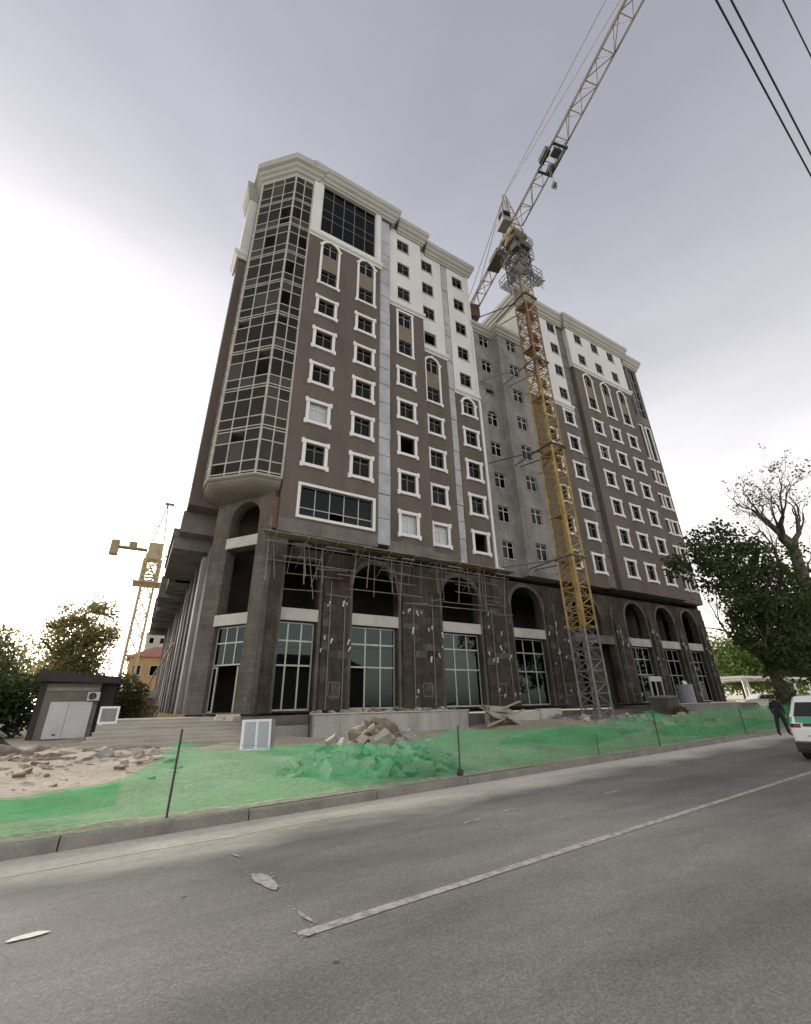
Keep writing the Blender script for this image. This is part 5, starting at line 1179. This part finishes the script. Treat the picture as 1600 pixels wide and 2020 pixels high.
def tree(label, loc, h, tr, clumps, lm, bm, seed, nleaf, size, group=None, trunk_d=(0, 0, 1), limbs=4, th=.5, name='broadleaf_tree', depth=2, sp=.24):
    t = thing(name, label, 'tree', loc, 0, group); rg_ = random.Random(seed); mb = MB(); tips = []
    p = Vector((0, 0, -.3)); d = Vector(trunk_d).normalized(); r = tr; n = 6
    for i in range(n):
        q = p+d*(h*th/n); mb.tube(p, q, r*(1.25 if i == 0 else 1), 10, 0, r*.93, False); p = q; r *= .93; d = (d+Vector((rg_.uniform(-.08, .08), rg_.uniform(-.08, .08), .05))).normalized()
    for i in range(limbs):
        a = 2*math.pi*i/limbs+rg_.uniform(-.4, .4); branch(mb, rg_, p-d*rg_.uniform(0, h*th*.25), (math.cos(a)*.75, math.sin(a)*.75, rg_.uniform(.5, 1.1)), h*.3, r*.6, depth, tips)
    mb.build('trunk', bm, t, smooth=True)
    cm = MB(); tot = sum(c[1][0]*c[1][1]*c[1][2] for c in clumps)
    for c, rad in clumps:
        k = int(nleaf*(rad[0]*rad[1]*rad[2])/tot)
        for _ in range(max(1, k//45)):      # sub-clumps give light and dark masses with gaps between
            v = Vector((rg_.gauss(0, .5), rg_.gauss(0, .5), rg_.gauss(0, .5)))
            if v.length > 1.1: v = v.normalized()*1.05
            leaves(cm, rg_, (c[0]+v.x*rad[0], c[1]+v.y*rad[1], c[2]+v.z*rad[2]), (rad[0]*sp+size, rad[1]*sp+size, rad[2]*sp*.8+size), 45, size)
    if cm.v: cm.build('crown', lm, t)
    return t
# leafy tree by the kerb at the right
TX, TY = 33.0, 12.6
tree('large dark green leafy tree with ivy-covered trunk beside the walking person', (TX, TY, .3), 9.5, .38,
     [((-3.4, .3, 9.2), (2.3, 2.0, 1.5)), ((-1.2, .5, 10.5), (2.3, 2.2, 1.3)), ((1.6, .2, 9.6), (3.0, 2.6, 2.6)), ((-2.8, -.3, 7.2), (1.4, 1.6, 1.3)), ((.6, .0, 6.6), (2.6, 2.2, 2.2)), ((3.8, .4, 6.4), (2.8, 2.4, 2.4)), ((-1.7, 0, 5.0), (1.1, 1.2, 1.1)), ((.0, 0, 4.2), (1.6, 1.5, 1.6)), ((4.6, 0, 4.2), (2.2, 2.0, 1.8)), ((0, 0, 2.2), (.55, .55, 1.7)), ((-.3, -.3, 3.4), (.9, .8, 1.2)), ((1.8, 0, 3.2), (1.5, 1.2, 1.2)), ((6.5, 0, 8), (2.5, 2.5, 3))],
     LF_D, BARK, 5, 21000, .23, limbs=7, th=.45, sp=.13, depth=3)
_ivy = MB(); _ri = random.Random(77)
for q in range(40): z = .3+q*.14; leaves(_ivy, _ri, (_ri.uniform(-.2, .2), _ri.uniform(-.2, .2), z), (.62, .62, .3), 40, .15, .33)
_t1 = [o for o in bpy.data.objects if o.name.startswith('broadleaf_tree')][0]
_ivy.build('ivy', LF_D, _t1)
# old bare tree whose trunk stands just outside the frame
T2 = thing('bare_tree', 'old tree with bare twisted branches above the leafy crown at the right edge', 'tree', (43.5, 13.2, .3)); rg_ = random.Random(9); mb = MB(); tips = []
p = Vector((0, 0, -.3)); d = Vector((.1, 0, 1)).normalized(); r = .55
pts = [(0, 0, -.3), (.4, 0, 3), (.9, .1, 6.2), (1.5, .1, 9.6), (2.0, .1, 12.6)]
for i, (a, b) in enumerate(zip(pts, pts[1:])): mb.tube(a, b, .62-.06*i, 10, 0, .56-.06*i, False)
for (dv, L_, r_) in (((-.95, .1, .55), 4.2, .34), ((.1, .2, 1), 3.9, .38), ((.75, -.1, .8), 3.6, .30)): branch(mb, rg_, pts[-1], dv, L_, r_, 4, tips, .42, .10, 5, (2, 3), .012)
branch(mb, rg_, pts[3], (-.9, .3, .5), 4.2, .2, 3, tips, .4, .12, 5, (2, 3)); branch(mb, rg_, pts[3], (.9, .1, .6), 4.0, .2, 3, tips, .4, .12, 5, (2, 3)); branch(mb, rg_, pts[2], (.9, -.2, .5), 3.5, .18, 3, tips, .4, .1, 5)
mb.build('trunk', BARK_G, T2, smooth=True)
cm = MB()
for q in tips:
    if rg_.random() < .12: leaves(cm, rg_, q, (.35, .35, .3), 9, .2)
cm.build('sparse_leaves', LF_S, T2)
# background trees, right
GR = 'trees beyond the site'
tree('bright yellow green tree behind the parked cars at the right', (72, 32, 0), 11, .3, [((0, 0, 6.5), (4.5, 4, 3.6)), ((-2.5, -1, 4.5), (3, 3, 2.4)), ((3, 0, 4.5), (3.5, 3, 2.4))], LF_B, BARK, 31, 6500, .42, GR)
tree('dusty green tree showing past the right end of the podium', (78, 44, 0), 15, .35, [((0, 0, 8.5), (5, 5, 5)), ((-3.5, 0, 5.5), (3.5, 3, 3.5)), ((4, 0, 6), (4, 4, 4))], LF_S, BARK, 32, 6000, .5, GR)
tree('second dark tree behind the large leafy tree at the right edge', (56, 17.5, .2), 12, .35, [((0, 0, 7.5), (4.5, 4, 3.5)), ((2.5, 0, 5), (3.5, 3, 2.5)), ((-2.5, 0, 4.6), (2.6, 2.6, 2))], LF_D, BARK, 33, 6500, .38, GR)
tree('far green tree row end behind the white canopy', (100, 38, 0), 14, .35, [((0, 0, 8), (7, 6, 5)), ((-6, 0, 5), (5, 4, 3.5)), ((6, 0, 5), (5, 4, 3.5))], LF_B, BARK, 34, 6000, .6, GR)
# background trees, left
tree('olive tree with thin ragged top rising behind the hut', (-5.5, 56, 0), 12.5, .4, [((-.2, 0, 7.2), (2.8, 2.8, 3.0)), ((-1.2, 0, 10.2), (1.5, 1.5, 1.1)), ((1.3, 0, 11.0), (1.7, 1.5, 1.3)), ((1.9, 0, 8.6), (1.3, 1.3, 1.2)), ((-2.0, 0, 8.6), (1.3, 1.3, 1.2)), ((0, 0, 4.5), (3.2, 3, 2))], LF_O, BARK, 41, 14500, .30, depth=3, sp=.24)
tree('shadowy green tree at the left edge of the picture', (-9.4, 46, 0), 8.0, .35, [((.0, 0, 4.8), (2.0, 2.2, 1.6)), ((.6, 0, 3.0), (2.4, 2.4, 1.5)), ((-3, 0, 5), (3.4, 3, 2.8)), ((-1, 0, 2.2), (3.5, 2.5, 1.5))], LF_S, BARK, 42, 13000, .26)
tree('dark low shrubby tree left of the hut', (-6.6, 38, 0), 5, .2, [((0, 0, 2.6), (1.9, 1.7, 1.7)), ((-1.6, 0, 2.2), (1.9, 1.6, 1.4)), ((.4, -.5, 1.3), (1.7, 1.4, 1.0))], LF_D, BARK, 43, 5500, .26)
tree('leafy bush between the hut and the steps', (-.35, 40, 0), 4, .15, [((0, 0, 2.3), (1.25, 1.2, 1.4)), ((.9, 0, 1.4), (1.1, 1, .9))], LF_S, BARK, 44, 3500, .24, name='bush')
tree('far olive tree behind the shadowy tree at the left', (-17, 75, 0), 12, .4, [((0, 0, 7), (5, 4.5, 4)), ((-5, 0, 5), (4, 4, 3)), ((4, 0, 4), (4, 3, 3))], LF_O, BARK, 45, 5500, .5)
# weeds
t = thing('dry_weeds', 'brown dry weeds in front of the concrete cube', 'weeds', (34.3, 19.6, .5)); cm = MB(); leaves(cm, random.Random(6), (0, 0, .3), (.7, .3, .35), 300, .16); cm.build('stems', leaf_mat('dry_leaf', (.1, .075, .03), (.2, .14, .06)), t)

# ================================================================== CARS
GLASSC = glass('car_glass', (.08, .09, .09), (.8, .85, .85), .03, (.01, .01, .01), .5)
RUB = mat('tyre_rubber', (.018, .018, .018), .85); BPL = mat('black_plastic', (.02, .02, .022), .6); RED = mat('tail_lamp_red', (.10, .012, .016), .25)
def make_car(label, loc, rz, prof, hw, paint, green=None, windows=(), scale=1, rearband=None):
    t = thing('parked_car', label, 'car', loc, rz)
    def HW(z, x):
        k = sstep(.95, max(q[1] for q in prof), z); e = .08*(sstep(.5, 0, x)+sstep(.5, 0, max(q[0] for q in prof)-x)); return hw*(1-.22*k)-e
    mb = MB(); n = len(prof)
    # fine outline
    P = []
    for i in range(n):
        a, b = prof[i], prof[(i+1) % n]
        for j in range(4): k = j/4; P.append((a[0]+(b[0]-a[0])*k, a[1]+(b[1]-a[1])*k))
    m = len(P); rows = (-1, -.9, -.5, 0, .5, .9, 1)
    for s in rows:
        for (x, z) in P:
            kx = .04 if abs(s) == 1 else 0; zc = .9; mb.v.append((x+(.0 if abs(s) < 1 else (.05 if x < 1 else -.05)), s*HW(z, x), z-(.03 if abs(s) == 1 and z > 1.2 else 0)))
    for i in range(len(rows)-1):
        for j in range(m): j2 = (j+1) % m; mb.f.append((i*m+j, i*m+j2, (i+1)*m+j2, (i+1)*m+j)); mb.m.append(0)
    mb.f.append(tuple(range(m))); mb.m.append(0); mb.f.append(tuple((len(rows)-1)*m+i for i in reversed(range(m)))); mb.m.append(0)
    mb.build('body', paint, t, smooth=False)
    L_ = max(q[0] for q in prof)
    for x in (.85, L_-.9):
        for s in (-1, 1):
            w = MB(); w.tube((x, s*(hw-.2), .34), (x, s*(hw+.01), .34), .34, 20); o = w.build('wheel', RUB, t); w = MB(); w.tube((x, s*(hw-.01), .34), (x, s*(hw+.025), .34), .2, 14); w.build('rim', FRAMEG, o)
    return t, HW
def on_rear(t, HW, prof, z0, z1, f0, f1, name, m, off=.012, nx=6):
    """strip following the rear outline between two heights, from fraction f0 to f1 of the half width"""
    def X(z):
        for a, b in zip(prof, prof[1:]):
            if min(a[1], b[1])-1e-6 <= z <= max(a[1], b[1])+1e-6 and a[0] < 1 and b[0] < 1: k = (z-a[1])/(b[1]-a[1]+1e-9); return a[0]+(b[0]-a[0])*k
        return 0
    mb = MB(); nz_ = 4
    for i in range(nx+1):
        f = f0+(f1-f0)*i/nx
        for j in range(nz_+1): z = z0+(z1-z0)*j/nz_; mb.v.append((X(z)-off+(.05*max(0, (abs(f)-.9)/.1)), f*HW(z, X(z)), z))
    for i in range(nx):
        for j in range(nz_): q = i*(nz_+1)+j; mb.f.append((q, q+nz_+1, q+nz_+2, q+1)); mb.m.append(0)
    o = mb.build(name, m, t); sm = o.modifiers.new('thickness', 'SOLIDIFY'); sm.thickness = .01; return o
def on_side(t, HW, pts, name, m, off=.012):
    for s in (-1, 1):
        mb = MB(); mb.poly([(x, s*(HW(z, x)+off), z) for x, z in (pts if s < 0 else pts[::-1])]); mb.poly([(x, s*(HW(z, x)-.01), z) for x, z in (pts[::-1] if s < 0 else pts)]); mb.build(name, m, t)
SUV = [(.12, .42), (.0, .50), (-.02, .80), (.04, 1.02), (.26, 1.48), (.55, 1.62), (1.9, 1.66), (2.4, 1.58), (3.15, 1.08), (4.2, .98), (4.5, .82), (4.55, .5), (4.4, .34), (.35, .30)]
WPT = mat('white_car_paint', (.78, .78, .77), .25, .02, 2, spec=.6); GPT = mat('green_car_band', (.03, .30, .17), .35)
rdz = math.atan(.118)
t, HWf = make_car('white car with green band below its rear window at the right edge', (16.15, 5.42, 0), rdz, SUV, .92, WPT)
on_rear(t, HWf, SUV, 1.10, 1.46, -.86, .86, 'rear_window', GLASSC); on_rear(t, HWf, SUV, .95, 1.085, -.99, .99, 'green_band', GPT, .014)
for s in (-1, 1): on_rear(t, HWf, SUV, .83, .925, *sorted((s*.72, s*.99)), 'tail_lamp', RED, .016)
on_rear(t, HWf, SUV, .86, .935, -.65, .65, 'lamp_strip', BPL, .016); on_rear(t, HWf, SUV, .62, .645, .40, .62, 'badge', FRAMEG, .016); on_rear(t, HWf, SUV, .58, .72, -.26, .26, 'number_plate_panel', mat('plate_recess', (.3, .3, .3), .5), .014)
mb = MB(); mb.box(.06, 4.45, -.86, .86, .22, .45); mb.build('black_sill', BPL, t)
mb = MB(); mb.box(-.05, .3, -.84, .84, .30, .46); mb.build('lower_bumper', BPL, t)
on_side(t, HWf, [(.75, 1.12), (.55, 1.5), (1.9, 1.56), (2.35, 1.5), (2.95, 1.1)], 'side_window', GLASSC); on_side(t, HWf, [(.1, .96), (.1, 1.06), (3.0, 1.04), (3.0, .97)], 'green_side_band', GPT, .014)
VAN = [(.05, .4), (0, .5), (.0, 1.1), (.12, 1.85), (.4, 2.0), (2.9, 2.02), (3.3, 1.9), (3.95, 1.2), (4.6, 1.0), (4.75, .8), (4.75, .45), (4.6, .32), (.3, .3)]
t, HWv = make_car('white van parked beyond the person, half hidden by the nearer car', (34.2, 9.6, 0), rdz, VAN, .93, WPT)
on_rear(t, HWv, VAN, 1.2, 1.75, -.8, .8, 'rear_window', GLASSC); on_side(t, HWv, [(.4, 1.2), (.4, 1.75), (3.2, 1.78), (3.75, 1.22)], 'side_window', GLASSC)
for s in (-1, 1): on_rear(t, HWv, VAN, .8, 1.15, *sorted((s*.82, s*.99)), 'tail_lamp', RED)
SED = [(.08, .4), (.0, .5), (.02, .92), (.6, 1.0), (1.25, 1.42), (2.5, 1.44), (3.2, 1.0), (4.2, .9), (4.4, .7), (4.4, .42), (4.2, .32), (.3, .3)]
for (lb, loc, rz, pm) in (('grey saloon car parked under the white canopy', (64, 28.5, .5), -1.2, mat('grey_car', (.32, .33, .36), .3)), ('white saloon car parked behind the net near the tree', (58, 22.5, .5), 2.6, WPT), ('pale car parked far left behind the rubble', (-11.5, 39, 0), .3, mat('silver_car', (.55, .55, .54), .3))):
    t, HWs = make_car(lb, loc, rz, SED, .88, pm); on_side(t, HWs, [(.95, 1.0), (1.3, 1.36), (2.45, 1.38), (2.95, 1.0)], 'side_window', GLASSC); on_rear(t, HWs, [(.6, 1.0), (.99, 1.3)], 1.03, 1.28, -.8, .8, 'rear_window', GLASSC)
    for s in (-1, 1): on_rear(t, HWs, SED, .7, .85, *sorted((s*.6, s*.97)), 'tail_lamp', RED)
# white canopy frame behind
t = thing('canopy_frame', 'white steel canopy frame over the parking at the right', 'canopy', (66, 29, 0)); wm = mat('canopy_white', (.75, .75, .72), .6)
mb = MB(); mb.box(-4.5, 14, -2, 3, 3.75, 4.0); mb.build('roof_sheet', wm, t)
for x in (-4.3, -3.4, 4, 9, 13.5):
    mb = MB(); mb.bar((x, -1.8, 0), (x, -1.8, 3.8), .22); mb.build('post', wm, t)
for i in range(7): mb = MB(); mb.box(-4.4+i*2.6, -4.3+i*2.6, -2.02, 3.0, 3.5, 3.75); mb.build('rib', wm, t)

# ================================================================== PERSON
def person(label, loc, rz):
    h = 1.74
    J = {'pel': (0, 0, .95, .15, .115), 'waist': (0, 0, 1.08, .165, .12), 'chest': (0, .01, 1.28, .195, .13), 'neck0': (0, .0, 1.44, .085, .08), 'neck': (0, -.015, 1.50, .06, .06), 'head0': (0, -.03, 1.58, .075, .085), 'head1': (0, -.035, 1.67, .08, .095), 'top': (0, -.03, 1.735, .045, .055)}
    V = []; Rr = []; E = []; idx = {}
    def add(n, x, y, z, a, b): idx[n] = len(V); V.append((x, y, z)); Rr.append((a, b)); return idx[n]
    prev = None
    for n, (x, y, z, a, b) in J.items():
        i = add(n, x, y, z, a, b)
        if prev is not None: E.append((prev, i))
        prev = i
    for s, st in ((-1, 1), (1, -1)):
        hip = add('hip%d' % s, s*.095, 0, .88, .11, .115); E.append((idx['pel'], hip)); kn = add('knee%d' % s, s*.10, -.12*st+.02, .49, .075, .08); E.append((hip, kn))
        an = add('ank%d' % s, s*.10, -.16*st+(.09 if st < 0 else 0), .10, .055, .06); E.append((kn, an)); to = add('toe%d' % s, s*.115, -.16*st-.18+(.09 if st < 0 else 0), .045, .042, .034); E.append((an, to))
        sh = add('sh%d' % s, s*.19, .0, 1.40, .08, .08); E.append((idx['chest'], sh)); el = add('el%d' % s, s*.28, .03+.06*st, 1.14, .06, .06); E.append((sh, el))
        wr = add('wr%d' % s, s*.31, -.04+.12*st, .90, .034, .036); E.append((el, wr)); pm = add('palm%d' % s, s*.315, -.06+.13*st, .82, .038, .020); E.append((wr, pm))
        for f, (dy, L_) in enumerate(((-.03, .075), (-.01, .085), (.01, .08), (.03, .062))):
            a = add('f%d%d' % (s, f), s*.312, -.06+.13*st+dy, .775, .0095, .0095); E.append((pm, a)); b = add('g%d%d' % (s, f), s*.30, -.065+.13*st+dy*1.1, .775-L_, .008, .008); E.append((a, b))
        a = add('t%d' % s, s*.30, -.10+.13*st, .80, .011, .011); E.append((pm, a)); b = add('u%d' % s, s*.29, -.115+.13*st, .755, .009, .009); E.append((a, b))
    me = bpy.data.meshes.new('body'); me.from_pydata(V, E, []); o = bpy.data.objects.new('skin_tmp', me); COL.objects.link(o)
    sk = o.modifiers.new('skin', 'SKIN'); sk.use_smooth_shade = True; sk.branch_smoothing = .4
    for i, v in enumerate(me.skin_vertices[0].data): v.radius = Rr[i]; v.use_root = (i == 0)
    ss = o.modifiers.new('sub', 'SUBSURF'); ss.levels = 2; ss.render_levels = 2
    dg = bpy.context.evaluated_depsgraph_get(); m2 = bpy.data.meshes.new_from_object(o.evaluated_get(dg)); bpy.data.objects.remove(o)
    m2.name = 'body'; m2.materials.clear()
    for m in (mat('navy_sweater', (.016, .018, .032), .9, .2, 12), mat('dark_trousers', (.02, .022, .021), .9, .2, 12), mat('skin', (.32, .19, .14), .6), mat('black_hair', (.015, .012, .01), .7), mat('black_shoes', (.012, .012, .012), .5)): m2.materials.append(m)
    for p in m2.polygons:
        c = p.center; z = c.z
        if z > 1.475: p.material_index = 3 if (z > 1.66 or (c.y > -.045 and z > 1.545)) else 2
        elif z < .10: p.material_index = 4
        elif abs(c.x) > .24 and z < .89: p.material_index = 2
        elif z < .93 and abs(c.x) < .24: p.material_index = 1
        else: p.material_index = 0
        p.use_smooth = True
    t = thing('person', label, 'person', loc, rz); put('body', m2, t)
    # face: nose, eyes, mouth, ears (the figure looks away from the photograph's camera)
    mb = MB(); mb.tube((0, -.115, 1.655), (0, -.15, 1.615), .010, 6, 0, .016); mb.build('nose', MATS['skin'], t)
    for s in (-1, 1):
        mb = MB(); mb.tube((s*.033, -.112, 1.662), (s*.033, -.124, 1.662), .012, 8); mb.build('eye', mat('eye_dark', (.05, .04, .035), .3), t); mb = MB(); mb.tube((s*.078, -.03, 1.63), (s*.092, -.025, 1.645), .022, 8); mb.build('ear', MATS['skin'], t)
    mb = MB(); mb.tube((-.025, -.118, 1.575), (.025, -.118, 1.575), .008, 6); mb.build('mouth', mat('lips', (.22, .09, .08), .5), t)
    mb = MB(); mb.tube((0, -.005, 1.415), (0, -.012, 1.475), .098, 14, 0, .078, False); mb.build('collar', MATS['navy_sweater'], t)
    return t
person('person in dark sweater and trousers walking away along the kerb', (25.95, 10.4, .0), R(90+rdz*57.3-15))

# ================================================================== OVERHEAD CABLES
CB = mat('black_cable', (.02, .02, .022), .6)
for (x, y, r_, lb) in ((3.42, .02, .0085, 'lowest overhead cable at the upper right, leftmost of the three'), (3.54, -.05, .0085, 'middle overhead cable at the upper right, next to the leftmost'), (3.99, -.29, .006, 'thin overhead cable nearest the top right corner')):
    mb = MB(); n = 30; k = .074 if x < 3.9 else .05
    for i in range(n):
        a = -25+i*3.5; b = a+3.5; f = lambda u: (u, y+k*(u-x), 7.5+.0006*(u-4)**2); mb.tube(f(a), f(b), r_, 6, cap=False)
    o = mb.build('overhead_cable', CB); tag(o, lb, 'cable', 'overhead cables')
